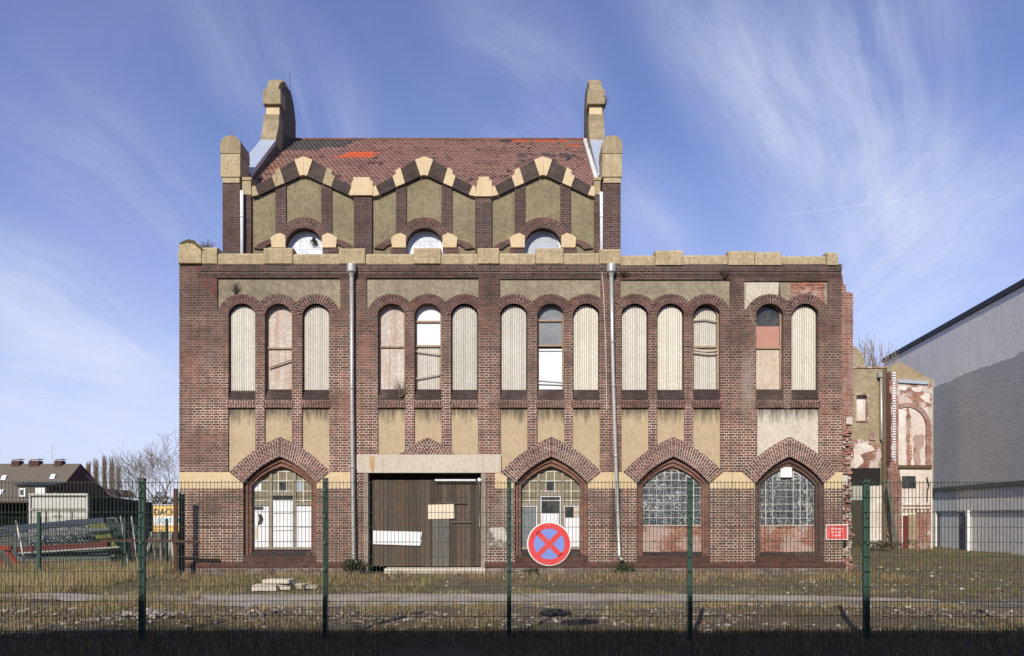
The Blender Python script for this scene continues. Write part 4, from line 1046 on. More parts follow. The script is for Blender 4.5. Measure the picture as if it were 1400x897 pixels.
for s in (1, -1):
    d = .155; w = .024
    m.add([(cx_-s*d-w, YF-.0545-.0005*s, cz_-d+w*s), (cx_-s*d+w, YF-.0545-.0005*s, cz_-d-w*s), (cx_+s*d+w, YF-.0545-.0005*s, cz_+d-w*s), (cx_+s*d-w, YF-.0545-.0005*s, cz_+d+w*s)])
m.build('red_cross', RED, ns)
m = MB()
for q in (-.13, .13): m.tube([(cx_, YF-.058, cz_+q*1.95), (cx_, YF-.052, cz_+q*1.95)], .008, 10)
m.build('bolts', M['galv'], ns)
m = MB(); m.box(cx_-.03, cx_+.03, YF-.03, YF-.016, cz_-.2, cz_+.2); m.build('bracket', M['galv'], ns)

# ------------------------------------------------------------------ front fence
ff = thing('mesh_fence', 'tall green double wire mesh fence in the foreground in front of the brick factory', 'fence', (0, YF, 0))
posts = [-58.5, 192, 443.5, 696, 944.5, 1186.5, 1437]
for k, p in enumerate(posts):
    x = XF(p); w = .040 if p in (192, 1186.5) else .030; top = ZF(655.5)
    g0 = gh(x, YF)
    m = MB(); m.box(x-w, x+w, YF+.012, YF+.085, g0-.1, top); o = m.build('post', M['green'], ff, bevel=.006)
    mm = MB(); mm.box(x-w-.003, x+w+.003, YF+.009, YF+.088, top, top+.02); mm.build('cap', M['black'], o, bevel=.005)
    mm = MB()
    for q in range(6): mm.box(x-.02, x+.02, YF-.012, YF+.012, .25+q*.36, .29+q*.36)
    mm.build('clamp', M['green'], o)
for a, b in zip(posts, posts[1:]):
    xa, xb = XF(a)+.01, XF(b)-.01; m = MB(); zt = ZF(657.5)
    n = int(round((xb-xa)/.05)); wr = .0027
    sag = rnd(-.008, .008)
    for k in range(n+1):
        x = xa+(xb-xa)*k/n; m.box(x-wr, x+wr, YF-wr, YF+wr, .04, zt)
    for k in range(11):
        z = ZF(659.8)-k*.203
        m.bar((xa, YF-.0065, z), (xb, YF-.0065, z+sag), .0068, .0068); m.bar((xa, YF+.0065, z), (xb, YF+.0065, z+sag), .0068, .0068)
    m.build('mesh_panel', M['green_wire'], ff)

# ------------------------------------------------------------------ rear fence on the left
rf = thing('mesh_fence', 'lower green mesh fence running back to the left of the factory among dry grass', 'fence', (-12, 21, 0))
pp = [P(-60, 800, 18.6), P(53, 700, 19.4), P(170.5, 708, 21.6), P(228, 709, 23.4)]
for k, p in enumerate(pp):
    top = p[2] if k else 1.75
    m = MB(); m.box(p[0]-.04, p[0]+.04, p[1]-.03, p[1]+.03, -.1, top); m.build('post', M['green'], rf, bevel=.005)
for a, b in zip(pp, pp[1:]):
    m = MB(); L_ = math.dist(a[:2], b[:2]); n = int(L_/.06)
    for k in range(n): t = k/n; x, y = a[0]+(b[0]-a[0])*t, a[1]+(b[1]-a[1])*t; m.box(x-.003, x+.003, y-.003, y+.003, .05, 1.68)
    for k in range(9): z = .08+k*.2; m.bar((a[0], a[1], z), (b[0], b[1], z), .008, .008)
    m.build('mesh_panel', M['green_wire'], rf)
# rusty gate posts at the factory corner
gp = thing('gate_post', 'rusty brown steel gate post beside the factory corner', 'post', P(243, 785, 21.3))
x, y = P(240.5, 700, 21.0)[0], 21.0
m = MB(); m.box(x-.05, x+.05, y-.05, y+.05, -.1, Z(668, 21)); o = m.build('shaft', M['rust'], gp)
m = MB(); m.bar((x-2.4, y-.05, Z(739, 21)), (x, y-.05, Z(739, 21)), .05, .05); m.bar((x, y-.1, Z(740, 21)), (x+.72, y-.1, Z(740.5, 21)), .09, .07); m.build('bar', M['rust'], gp)
g2 = thing('gate_post', 'black round capped post close against the factory corner', 'post', (X(249, 21.2), 21.2, 0))
m = MB(); x = X(248.5, 21.2); m.tube([(x, 21.2, -.1), (x, 21.2, Z(676, 21.2))], .075, 14); m.build('shaft', M['black'], g2)
m = MB(); m.tube([(x, 21.2, Z(676, 21.2)), (x, 21.2, Z(674, 21.2)), (x, 21.2, Z(672, 21.2))], [.085, .08, .03], 14); m.build('cap', M['galv'], g2)

# ------------------------------------------------------------------ scrap yard on the left
STK = 'scrap steel stored behind the rear fence'
def leaning(px0, py0, px1, py1, Y, col, label, lean=.9, nm='steel_grid', bars=14):
    """a steel frame with bars, leaning back"""
    a, b = Vector(P(px0, py0, Y)), Vector(P(px1, py1, Y)); t = thing(nm, label, 'steel frame', tuple((a+b)/2), None)
    h = a.z; fa = Vector((a.x+lean, a.y-.5, 0)); fb = Vector((b.x+lean, b.y-.5, 0))
    m = MB()
    for p, q in ((a, b), (fa, fb), (a, fa), (b, fb)): m.bar(p, q, .05)
    m.build('outer_frame', col, t)
    m = MB()
    for k in range(1, bars): s = k/bars; m.bar(a.lerp(b, s), fa.lerp(fb, s), .016)
    for k in range(1, 12): s = k/12; m.bar(a.lerp(fa, s), b.lerp(fb, s), .014)
    m.build('bars', col, t); return t
SB = simple('blue_grey_steel', (.05,.06,.10), .6, .4, 5); SG = simple('grey_steel', (.16,.18,.18), .5, .5, 6, metal=.3); SGd = simple('dark_green_steel', (.04,.07,.06), .6, .4, 6); SY = simple('yellow_steel', (.25,.24,.06), .6, .3, 6); SRr = simple('red_steel', (.30,.05,.03), .55, .3, 5); SRd = simple('dull_red_steel', (.13,.03,.025), .7, .4, 5)
leaning(8, 722, 108, 715, 25.2, SB, 'long dark blue leaning steel frame, uppermost of the scrap pile', 2.0, bars=26)
leaning(20, 730, 130, 722, 25.0, SG, 'grey leaning steel grid just behind the blue one', 1.6, bars=22)
leaning(55, 722, 148, 716, 25.4, SGd, 'dark green leaning steel grid in the middle of the scrap pile', 1.3, bars=20)
leaning(122, 714, 140, 714, 24.6, SY, 'yellow leaning bar grid near the right end of the scrap pile', 1.1, bars=9)
leaning(90, 712, 158, 708, 25.8, SG, 'grey leaning steel grid at the right end of the scrap pile', 1.0, bars=18)
leaning(-30, 724, 70, 718, 26.2, SG, 'grey leaning steel grid at the far left rear of the scrap pile', 1.8, bars=24)
leaning(60, 735, 118, 731, 24.3, SB, 'small dark blue leaning grid low in the front of the scrap pile', .7, bars=12)
leaning(140, 718, 182, 715, 25.0, SGd, 'short dark green leaning grid left of the tall fence post', .9, bars=10)
def beam(a, b, w, h, mt, name, label):
    o = thing(name, label, 'beam', tuple((Vector(a)+Vector(b))/2)); m = MB(); m.bar(a, b, w, h); m.build('shaft', mt, o); 
    m = MB(); d = (Vector(b)-Vector(a)).normalized()*.02; m.bar(Vector(a)-d, Vector(a)+d, w*1.5, h*1.1); m.bar(Vector(b)-d, Vector(b)+d, w*1.5, h*1.1); m.build('end_plate', mt, o); return o
beam(P(8, 722.5, 24), P(143, 711, 24), .1, .17, SB, 'steel_beam', 'dark blue steel beam lying across the top of the scrap pile')
beam(P(24, 733, 23.9), P(150, 723, 23.9), .1, .10, SG, 'steel_beam', 'thin grey steel beam below the dark blue beam')
beam(P(25, 751, 23.6), P(148, 744, 23.6), .1, .16, SRd, 'steel_beam', 'dull red steel beam across the middle of the scrap pile')
beam(P(28, 756, 23.5), P(163, 748, 23.5), .07, .05, M['galv'], 'steel_rail', 'pale rail directly below the dull red beam')
# dark stack of flat sheets below
st = thing('sheet_stack', 'low stack of dark blue grey sheets under the leaning steel in dry grass', 'sheet stack', (X(100, 24.3), 24.3, 0))
for k in range(9):
    m = MB(); z = .02+k*.075; m.box(X(38, 24.3)+rnd(-.15, .15), X(166, 24.3)+rnd(-.1, .1), 23.7+rnd(-.05, .05), 25.2, z, z+.06); m.build('sheet', random.choice([SB, SG, SGd]), st)
tr = thing('trestle', 'bright red steel trestle at the left end of the scrap pile', 'trestle', (X(5, 22.5), 22.5, 0))
m = MB(); m.bar(P(-60, 749, 22.5), P(16, 749, 22.5), .13, .13); m.build('top_bar', SRr, tr)
for a, b in (((8, 750), (31, 793)), ((-55, 750), (-75, 793)), ((-14, 752), (10, 796))):
    m = MB(); q = P(*b, 22.3); m.bar(P(*a, 22.6), (q[0], q[1], 0), .11, .11); m.build('leg', SRr, tr)
for k, (a, b, lab) in enumerate((((165, 706), (176, 790), 'pale leaning steel pole at the right end of the scrap pile'), ((180, 706), (189, 785), 'pale leaning steel pole just left of the tall fence post'), ((175, 726), (188, 780), 'rusty leaning pole between two pale ones'), ((197, 708), (200, 782), 'thin bent pole right of the tall fence post'), ((22, 712), (36, 796), 'pale pole leaning on the left end of the scrap pile'))):
    q = P(*b, 23); m = MB(); o = tag(m and (lambda mm: (mm.tube([P(*a, 23.2), (q[0], q[1], 0)], .028, 8), mm.build('leaning_pole', M['rust'] if k == 2 else M['galv']))[1])(m), lab, 'pole')
m = MB(); tb = thing('timber_pile', 'row of old leaning boards and posts below the yellow trailer', 'timber pile', (X(215, 23.8), 23.8, 0))
for k in range(9):
    x = X(202+k*4.6, 23.8); m = MB(); m.c = random.choice([(.3,.28,.25), (.14,.07,.05), (.42,.40,.37), (.10,.09,.08)]); m.bar((x+rnd(-.2,.2), 23.8, 0), (x+rnd(-.25,.1), 23.9, rnd(.7, 1.25)), rnd(.06, .12), .04); m.build('board', M['ironwood'], tb)
# grey-white tank / sheet behind
# container and long shed
ct = thing('storage_container', 'storage container with off-white end and dark corrugated side behind the scrap pile', 'container', (X(80, 30), 30, 0))
CW = simple('container_white', (.50,.50,.46), .6, .3, 2, dirt=(.35,.33,.28)); CG = simple('container_band', (.30,.29,.25), .7, .3, 4)
def at30(px, py, Y=30): return P(px, py, Y)
x0, x1 = X(41, 30), X(121, 30)
zc0, zc1, yc1 = Z(676, 30), Z(688, 35.3), 35.3
m = MB(); m.addm([(x0, 30, 0), (x1, 30, 0), (x1, yc1, 0), (x0, yc1, 0), (x0, 30, zc0), (x1, 30, zc0), (x1, yc1, zc1), (x0, yc1, zc1)], [(0,1,5,4),(1,2,6,5),(2,3,7,6),(3,0,4,7),(4,5,6,7),(3,2,1,0)]); body = m.build('body', CW, ct)
DK = simple('dark_corrugated', (.028,.027,.032), .8, .3, 4); m = MB(); n = 60
for k in range(n):
    ya, yb = 30+(yc1-30)*k/n, 30+(yc1-30)*(k+1)/n; o_ = .03 if (k//2) % 2 else .06; za, zb = zc0+(zc1-zc0)*k/n+.02, zc0+(zc1-zc0)*(k+1)/n+.02
    m.addm([(x1+.005, ya, 0), (x1+o_, ya, 0), (x1+o_, yb, 0), (x1+.005, yb, 0), (x1+.005, ya, za), (x1+o_, ya, za), (x1+o_, yb, zb), (x1+.005, yb, zb)], [(0,1,5,4),(1,2,6,5),(2,3,7,6),(4,5,6,7)])
m.build('corrugated_side', DK, ct)
m = MB(); m.box(x0-.02, x1+.02, 29.96, 29.998, Z(698, 30), Z(694.5, 30)); m.build('band', CG, ct)
m = MB()
for a in (x0, x1-.06): m.box(a, a+.06, 29.93, 29.998, 0, Z(675, 30))
m.box(x0, x1, 29.92, 29.998, Z(677.5, 30), Z(674.6, 30)); 
m.build('corner_post', CW, ct)
m = MB()
for a in (.28, .5, .72): 
    xx = x0+(x1-x0)*a; m.box(xx-.015, xx+.015, 29.95, 29.99, .2, Z(699, 30))
m.build('lock_bar', CG, ct)
text('MASH', .14, (X(79, 30), 29.98, Z(706, 30)), CG, ct)
# yellow trailer
tl = thing('box_trailer', 'orange yellow box trailer with dark lettering partly hidden by the factory corner', 'trailer', (X(235, 44), 44, 0))
YO = simple('trailer_orange', (.74,.50,.17), .5, .15, 2, dirt=(.6,.3,.1))
x0 = X(207.5, 44); x1 = x0+7.2
m = MB(); m.box(x0, x1, 44, 46.4, Z(727, 44), Z(690, 44)); m.build('body', YO, tl)
m = MB(); m.box(x0+.1, x1-.1, 43.985, 43.998, Z(718, 44), Z(706, 44)); m.build('white_band', SW, tl)
m = MB(); m.box(x0-.02, x0+.08, 43.95, 46.4, Z(727, 44), Z(689, 44)); m.box(x0, x1, 43.95, 43.999, Z(691, 44), Z(689.4, 44)); m.build('corner_post', M['galv'], tl)
NV = simple('navy_letters', (.03,.04,.12), .5, .1); TL = simple('teal_letters', (.10,.35,.36), .5, .1)
text('DACHSER', .56, (x0+.12, 43.97, Z(700.5, 44)), NV, tl, align='LEFT', sx=.86); text('LOGISTIK', .40, (x0+.35, 43.975, Z(712, 44)), TL, tl, align='LEFT', sx=.85)
m = MB(); m.box(x0+.2, x1-.2, 44.3, 46.1, .55, Z(727, 44)); m.build('chassis', M['galv'], tl)
for k, wx in enumerate((x0+1.0, x0+5.6)):
    m = MB(); m.tube([(wx, 44.15, .45), (wx, 44.4, .45)], .45, 20); m.build('wheel', M['black'], tl)
# dark open shed at far left
os_ = thing('open_shed', 'low dark open-fronted shed below the far tiled house', 'shed', (X(10, 55), 55, 0))
m = MB(); m.box(X(-60, 55), X(40, 55), 55, 60, Z(687.5, 55), Z(685.5, 55)); m.build('roof', simple('shed_fascia', (.09,.04,.035), .8, .3), os_)
m = MB(); m.box(X(-60, 55), X(40, 55), 58, 60, 0, Z(687.5, 55)); m.build('wall', M['dark'], os_)
for px in (-55, -5, 38): m = MB(); m.box(X(px, 55)-.1, X(px, 55)+.1, 55.1, 55.3, 0, Z(687.5, 55)); m.build('post', M['dark'], os_)

# ------------------------------------------------------------------ far house
H = 100.
hs = thing('tiled_house', 'large far house with grey-brown tiled roof, dormers and three chimneys', 'house', (X(40, H), H, 0))
RT = None
def farroof():
    t = NT('far_roof_tiles'); pos = t.pos(); n = t.noise(t.map(pos, (1,1,4)), 1.1, 5, .7); w = t.n('TexWave', bands_direction='Z'); t.l(pos, w.inputs['Vector']); w.inputs['Scale'].default_value = 1.6; w.inputs['Distortion'].default_value = .6
    k = t.mix(t.ramp(n, .18, .82), (.105,.085,.068), (.155,.13,.105)); k = t.mix(t.ramp(w.outputs[1], .2, .9, 0, .25), k, (.06,.05,.04)); t.col(k); t.rough(.9); return t.m
RT = farroof(); HB = simple('dark_gable_cladding', (.075,.035,.03), .85, .4, 1.5); HW = simple('house_wall', (.22,.13,.11), .9, .3, 1)
zr, ze = Z(634, H), Z(686, H-5); xr = X(107.5, H); xl = X(-180, H)
zr = Z(634, H); ye0, ye1 = H-6.5, H+6.5; ze = Z(688, ye0)
m = MB(); m.addm([(xl, ye0, ze), (xr, ye0, ze), (xr+.3, H, zr), (xl, H, zr), (xl, ye1, ze), (xr, ye1, ze)], [(0,1,2,3), (3,2,5,4)]); m.build('roof', RT, hs)
# hipped-looking gable: oblique to the camera
m = MB(); gx = X(134, H+3); m.addm([(xr, ye0+.05, ze), (gx+.8, ye1, ze+.1), (xr+.32, H, zr-.02)], [(0,1,2)]); m.build('gable', HB, hs)
m = MB(); m.box(xl, xr-.1, ye0+.5, ye1-.4, 0, ze-.03); m.addm([(xr-.1, ye0+.5, 0), (gx+.6, ye1, 0), (gx+.6, ye1, ze), (xr-.1, ye0+.5, ze)], [(0,1,2,3)]); m.build('wall', HW, hs)
for px, w_ in ((24, 12), (49, 15), (82, 11)):
    xx = X(px, H); m = MB(); m.box(xx-w_*.045, xx+w_*.045, H-.5, H+.5, zr-.6, zr+.38); ch = m.build('chimney', HB, hs)
    m = MB(); m.box(xx-w_*.05, xx+w_*.05, H-.6, H+.6, zr+.55, zr+.66); m.bar((xx-w_*.04, H, zr+.36), (xx-w_*.04, H, zr+.56), .08); m.bar((xx+w_*.04, H, zr+.36), (xx+w_*.04, H, zr+.56), .08); m.build('cap', M['galv'], ch)
ant = MB(); xx = X(71.5, H); ant.tube([(xx, H, zr), (xx, H, Z(608, H))], .03, 5)
for yy, w_ in ((612, .3), (617, .7), (624, .4)): ant.bar((xx-w_, H, Z(yy, H)), (xx+w_, H, Z(yy, H)), .05)
ant.build('aerial', M['galv'], hs)
def slope_y(z): return ye0+(z-ze)/(zr-ze)*6.5
for px, py in ((67.5, 652), (1.5, 653.5), (14, 674)):
    z = Z(py, 97); y = slope_y(z)-.1; m = MB(); xx = X(px, 97); m.addm([(xx-.35, y-.25, z-.45), (xx+.3, y-.25, z-.45), (xx+.4, y+.1, z+.4), (xx-.2, y+.1, z+.4)], [(0,1,2,3)]); m.build('skylight', M['glass_frost'], hs)
# dormer with two white windows
m = MB(); x0, x1 = X(22, 94), X(62, 94); zt = Z(662, 94); zb = Z(681, 94)
m.box(x0, x1, 94.2, 98.5, zb-.2, zt); m.build('dormer', HB if 0 else RT, hs)
m = MB(); m.addm([(x0-.2, 93.8, zt+.02), (x1+1.4, 93.8, zt+.02), (x1+.6, 98.5, zt+.5), (x0-.2, 98.5, zt+.5)], [(0,1,2,3)]); m.bar((x0-.2, 93.9, zt-.05), (x1+1.3, 93.9, zt-.05), .1, .18); m.build('dormer_roof', M['slate'], hs)
for a, b, full in ((25.5, 34, 1), (48, 60.5, 0)):
    y0_, y1_ = (667.5, 679) if full else (667, 676)
    m = MB(); m.box(X(a, 94), X(b, 94), 94.05, 94.19, Z(y1_, 94), Z(y0_, 94)); wf = m.build('window', SW, hs)
    if full: m = MB(); m.box(X(a+2, 94), X(b-2, 94), 94.03, 94.045, Z(y1_-2, 94), Z(y0_+2, 94)); m.build('pane', M['glass'], wf)
m = MB(); m.box(X(94, 99)-.0, X(102, 99), 95.9, 96.0, Z(666, 96), Z(661, 96)); m.build('gable_window', simple('tan_panel', (.45,.30,.22), .8), hs)  # small panel in a plain tan colour
h2 = thing('small_house', 'small far brown gable roof peeping out behind the large house', 'house', (X(143, 120), 120, 0))
m = MB(); Y2 = 120; xa, xb, xm = X(137, Y2), X(150, Y2), X(145, Y2); m.plate([(xa, 0), (xb, 0), (xb, Z(678, Y2)), (xm, Z(669, Y2)), (xa, Z(678, Y2))], [], Y2, Y2+.3); m.build('wall', HW, h2)
m = MB(); m.bar((xm, Y2-.1, Z(668, Y2)), (xa-.5, Y2-.1, Z(679, Y2)), .3, .3); m.bar((xm, Y2-.1, Z(668, Y2)), (xb+.5, Y2-.1, Z(679, Y2)), .3, .3); m.add([(xm, Y2, Z(668.5, Y2)), (xb, Y2, Z(678, Y2)), (xb, Y2+8, Z(678, Y2)), (xm, Y2+8, Z(668.5, Y2))]); m.add([(xm, Y2, Z(668.5, Y2)), (xm, Y2+8, Z(668.5, Y2)), (xa, Y2+8, Z(678, Y2)), (xa, Y2, Z(678, Y2))]); m.build('roof', HB, h2)

# ------------------------------------------------------------------ trees
def grow(m, p, d, length, rad, depth, spread=.6, up=.25, nseg=4, kids=3, shrink=.68, sides=5, minr=.004, wig=.12, tw=None):
    pts = [p]; rr = [rad]; q = Vector(p); dd = Vector(d).normalized()
    for k in range(nseg):
        dd = (dd+Vector((rnd(-wig, wig), rnd(-wig, wig), rnd(-wig, wig)+up*.12))).normalized(); q = q+dd*length/nseg; pts.append(q.copy()); rr.append(max(minr, rad*(1-.55*(k+1)/nseg)))
    tgt = m if depth > 2 or tw is None else tw
    tgt.tube(pts, rr, sides if rad > .03 else 3, cap=False)
    if depth <= 0: return
    for k in range(kids+(1 if random.random() < .4 else 0)):
        t = rnd(.3, 1.) if k else 1.; i = min(int(t*nseg), nseg-1); base = pts[i].lerp(pts[i+1], t*nseg-i) if t < 1 else pts[-1]
        ax = Vector((rnd(-1, 1), rnd(-1, 1), rnd(-.3, 1)*up*2)); ax = (ax-dd*ax.dot(dd)).normalized(); nd = (dd+ax*rnd(spread*.6, spread*1.3)+Vector((0, 0, up*.5))).normalized()
        grow(m, base, nd, length*rnd(shrink*.85, shrink*1.15), max(minr, rr[i+1]*.68), depth-1, spread, up, nseg, kids, shrink, sides, minr, wig, tw)
def bare_tree(name, label, base, h, rad, lean=(0, 0), depth=5, seed=1, group=None, mt='bark', minr=.011, spread=.65, up=.25, kids=3):
    random.seed(seed); t = thing(name, label, 'tree', base, group); m = MB(); tw = MB()
    b = Vector(base); d = Vector((lean[0], lean[1], 1)); n = 5; pts = [b-Vector((0,0,.2))]; 
    for k in range(1, n+1): pts.append(b+d*h*.34*k/n+Vector((rnd(-.06, .06)*h*.1, rnd(-.06, .06)*h*.1, 0)))
    tr = MB(); tr.tube(pts, [rad*(1.25 if k == 0 else 1-.3*k/n) for k in range(n+1)], 8); tr.build('trunk', M[mt], t, smooth=True)
    for k in range(5):
        a = k*1.3+rnd(-.3, .3); grow(m, pts[-1 if k < 3 else -2], Vector((math.cos(a)*spread, math.sin(a)*spread, .9+rnd(0, .4))), h*.30, rad*.55, depth-1, spread, up, 4, kids, .72, 5, minr, .14, tw)
    m.build('crown', M[mt], t, smooth=True); tw.build('twigs', M[mt], t)
    random.seed(seed+100); return t
bare_tree('bare_tree', 'spreading bare winter tree directly left of the factory corner', (X(217, 50), 50, 0), 6.6, .12, seed=11, depth=5, mt='bark2', minr=.008, kids=3, spread=.75)
bare_tree('bare_tree', 'thin straggling bare tree between the poplars and the spreading tree', (X(183, 58), 58, 0), 6.6, .09, lean=(-.25, 0), seed=23, depth=4, mt='bark2', minr=.009, spread=.6)
bare_tree('bare_tree', 'bare sapling behind the ruined plaster wall near the grey building', (X(1193, 40), 40, 4), 7.0, .05, seed=5, depth=4, mt='bark2', minr=.010, spread=.3, up=.6)
for k, (px, top, wpx, lab) in enumerate(((121, 630, 8, 'leftmost of the tall tan bare poplars behind the house'), (131, 626, 9, 'second tan bare poplar from the left behind the house'), (143, 622, 7, 'thin pale middle poplar of the far row'), (153, 624, 9, 'dense tan poplar second from the right of the far row'), (162, 636, 7, 'short rightmost poplar of the far row'))):
    Y = 125+k*3; t = thing('poplar', lab, 'tree', (X(px, Y), Y, 0), 'row of far poplars'); random.seed(40+k)
    Ht = Z(top, Y); W = wpx/2/1000*Y*1.9; m = MB(); m.tube([(X(px, Y), Y, 0), (X(px, Y), Y, Ht*.95)], [.14, .03], 6); m.build('trunk', M['bark_far'], t)
    m = MB()
    for j in range(420):
        z0 = Ht*rnd(.10, .86); a = rnd(0, 6.28); r = W*rnd(.3, 1)*(1-.6*(z0/Ht)**2); L = Ht*rnd(.10, .22); x, y = X(px, Y), Y
        m.tube([(x+.1*math.cos(a), y+.1*math.sin(a), z0), (x+r*.6*math.cos(a), y+r*.6*math.sin(a), z0+L*.5), (x+r*.8*math.cos(a)+rnd(-.1,.1), y+r*.8*math.sin(a), min(Ht, z0+L))], [.030, .022, .010], 3, cap=False)
    m.build('crown', M['bark_far'], t)
LF = attr_mat('evergreen_leaf', .8, .2, 3, trans=True)
def leaf_clump(name, label, base, rx, ry, rz, n, col, size, cat='shrub', group=None, seed=3, stems=True, zc=None):
    random.seed(seed); t = thing(name, label, cat, base, group); m = MB(); bx_, by_, bz_ = base; zc = zc if zc is not None else rz
    lobes = [(rnd(-.6, .6)*rx, rnd(-.6, .6)*ry, rnd(-.45, .55)*rz, rnd(.35, .6)) for _ in range(9)]
    for _ in range(n):
        lx, ly, lz, lr = random.choice(lobes); v = Vector((random.gauss(0, 1), random.gauss(0, 1), random.gauss(0, 1))).normalized()*rnd(.6, 1.05)*lr
        c = Vector((bx_+lx+v.x*rx, by_+ly+v.y*ry, bz_+zc+lz+v.z*rz))
        if c.z < .02: continue
        q = rnd(.5, 1.3); m.c = tuple(k_*q for k_ in col); u = Vector((rnd(-1, 1), rnd(-1, 1), rnd(-1, 1))).normalized()*size*rnd(.6, 1.3); w = u.cross(Vector((rnd(-1, 1), rnd(-1, 1), rnd(-1, 1)))).normalized()*size*.4
        m.add([c-u, c+w, c+u, c-w])
    m.build('foliage', LF, t)
    s = MB()
    for _ in range(6): a = rnd(0, 6.28); s.tube([(bx_, by_, bz_-.05), (bx_+math.cos(a)*rx*.3, by_+math.sin(a)*ry*.3, bz_+zc*.8), (bx_+math.cos(a)*rx*.6, by_+math.sin(a)*ry*.6, bz_+zc*1.2)], [.03*rz, .02*rz, .006*rz], 5, cap=False)
    s.build('stems', M['bark'], t); return t
leaf_clump('evergreen_bush', 'dark olive evergreen bush behind the yellow trailer', (X(205, 54), 54, 0), 2.0, 1.3, 1.75, 2600, (.075,.075,.03), .10, seed=8)
leaf_clump('evergreen_bush', 'brown green bush against the factory corner under the bare tree', (X(236, 53), 53, 0), 1.6, 1.2, 1.9, 2400, (.085,.08,.035), .10, seed=9)
leaf_clump('evergreen_bush', 'low grey green bush behind the storage container', (X(178, 70), 70, 0), 2.6, 1.3, 1.5, 1800, (.10,.10,.05), .13, seed=10)
random.seed(77)
# far tree line that reads as one mass
m = MB()
for k in range(9000):
    x = rnd(-190, 150); y = rnd(175, 185); m.c = (.16*rnd(.7, 1.2), .14*rnd(.7, 1.2), .11*rnd(.7, 1.2)); h = 4.2+2.2*noise.noise((x*.06, 0, 1))+1.2*noise.noise((x*.3, 0, 4)); z = rnd(0, 1)**.6*h
    m.add([(x-.35, y, z-.4), (x+.35, y+.2, z-.3), (x+rnd(-.2,.2), y, z+.6)])
tag(m.build('distant_wood', attr_mat('far_wood', .9, .2, .5)), 'hazy brown far-off wood on the horizon', 'wood', kind='stuff')

# ------------------------------------------------------------------ grey building on the right
gb = thing('rendered_hall', 'tall plain hall with grey rendered side wall and dark sloping eave on the right', 'building', (21, 33, 0))
A = Vector((17.8, 10.5, 0)); A = Vector((21.1-.127*26, 36.6-26, 0)); B = Vector((21.1+.127*6.5, 43.1, 0)); D = (B-A).normalized(); Nn = Vector((-D.y, D.x, 0))
if Nn.x > 0: Nn = -Nn
def wallpt(y, z, out=0.):
    t = (y-A.y)/D.y; p = A+D*t+Nn*out; return (p.x, p.y, z)
def wquad(m, ya, yb, za, zb, out, th=0): 
    m.add([wallpt(ya, za, out), wallpt(yb, za, out), wallpt(yb, zb, out), wallpt(ya, zb, out)])
def wbox(m, ya, yb, za, zb, o0, o1):
    p = [wallpt(ya, za, o1), wallpt(yb, za, o1), wallpt(yb, za, o0), wallpt(ya, za, o0), wallpt(ya, zb, o1), wallpt(yb, zb, o1), wallpt(yb, zb, o0), wallpt(ya, zb, o0)]
    m.addm(p, [(0,1,5,4),(1,2,6,5),(2,3,7,6),(3,0,4,7),(4,5,6,7),(3,2,1,0)])
m = MB(); wbox(m, A.y, B.y, 1.9, 10.75, -.3, 0)
# far end and back of the hall
e = wallpt(B.y, 0, -.3); m.box(e[0], 45, B.y-.4, B.y, 0, 10.7); s_ = wallpt(A.y, 0, -.3); m.box(s_[0], 45, A.y, A.y+.4, 0, 10.7)
m.build('wall', M['render'], gb)
m = MB(); ym = [36.55-.15*k for k in range(172)]
prev = None
for y in ym:
    zt = 8.15+.12*noise.noise((y*.35, 0, 0))+.07*noise.noise((y*1.3, 3, 0))+.07*noise.noise((y*3.7, 5, 0))
    if prev: m.add([wallpt(prev[0], 3.1, .012), wallpt(y, 3.1, .012), wallpt(y, zt, .012), wallpt(prev[0], prev[1], .012)])
    prev = (y, zt)
m.build('dark_render', M['render_dark'], gb)
m = MB(); wbox(m, A.y, 36.6, 2.92, 3.1, 0, .14); m.build('ledge', simple('mossy_ledge', (.12,.12,.11), .9, .4, 4), gb)
LW = plaster_mat('painted_lower_wall', (.86,.84,.80), amount=.2, grit=12, dirt=(.42,.43,.44), streak=.3)
m = MB(); wquad(m, A.y, 36.6, 1.95, 2.9, .02); m.build('lower_band', LW, gb)
m = MB(); wbox(m, A.y, 36.6, 0, 1.9, -.22, -.06); m.build('niche_back', LW, gb)
for ya_, yb_ in ((36.35, 36.6), (33.0, 33.35), (27, 27.4), (21, 21.4), (15, 15.4)): m = MB(); wbox(m, ya_, yb_, -.2, 1.9, -.2, .02); m.build('pier', LW, gb)
m = MB(); wbox(m, 33.36, 34.1, 0, 1.88, -.059, -.05); m.build('recess_shade', simple('recess_shade_grey', (.14,.14,.15), .7, .3, 3), gb)  # dark panel stands in for the shade of a wall recess
m = MB(); wbox(m, 36.0, 36.34, 0, 1.88, -.059, -.05); m.build('dark_strip', simple('grey_hall_strip', (.2,.2,.21), .7, .3, 3), gb)
m = MB()
for yy in (32.9,): p = wallpt(yy, 0, .10); m.tube([(p[0], p[1], 0), (p[0], p[1], 1.95)], .07, 10)
m.build('downpipe', M['white'], gb)
m = MB(); wbox(m, A.y, B.y+.2, 10.76, 11.0, -.5, .07); m.build('eave', M['slate'], gb)
m = MB(); p0, p1 = wallpt(A.y, 11.01, .05), wallpt(B.y, 11.01, .05); m.add([p0, p1, (45, B.y, 13.5), (45, A.y, 13.5)]); m.build('roof', simple('hall_roof', (.06,.06,.065), .7, .3), gb)
m = MB()
for yy in (36.62,): p = wallpt(yy, 0, .06); m.tube([(p[0], p[1], 0), (p[0], p[1], 8.45)], .06, 8)
m.build('corner_pipe', M['galv'], gb)

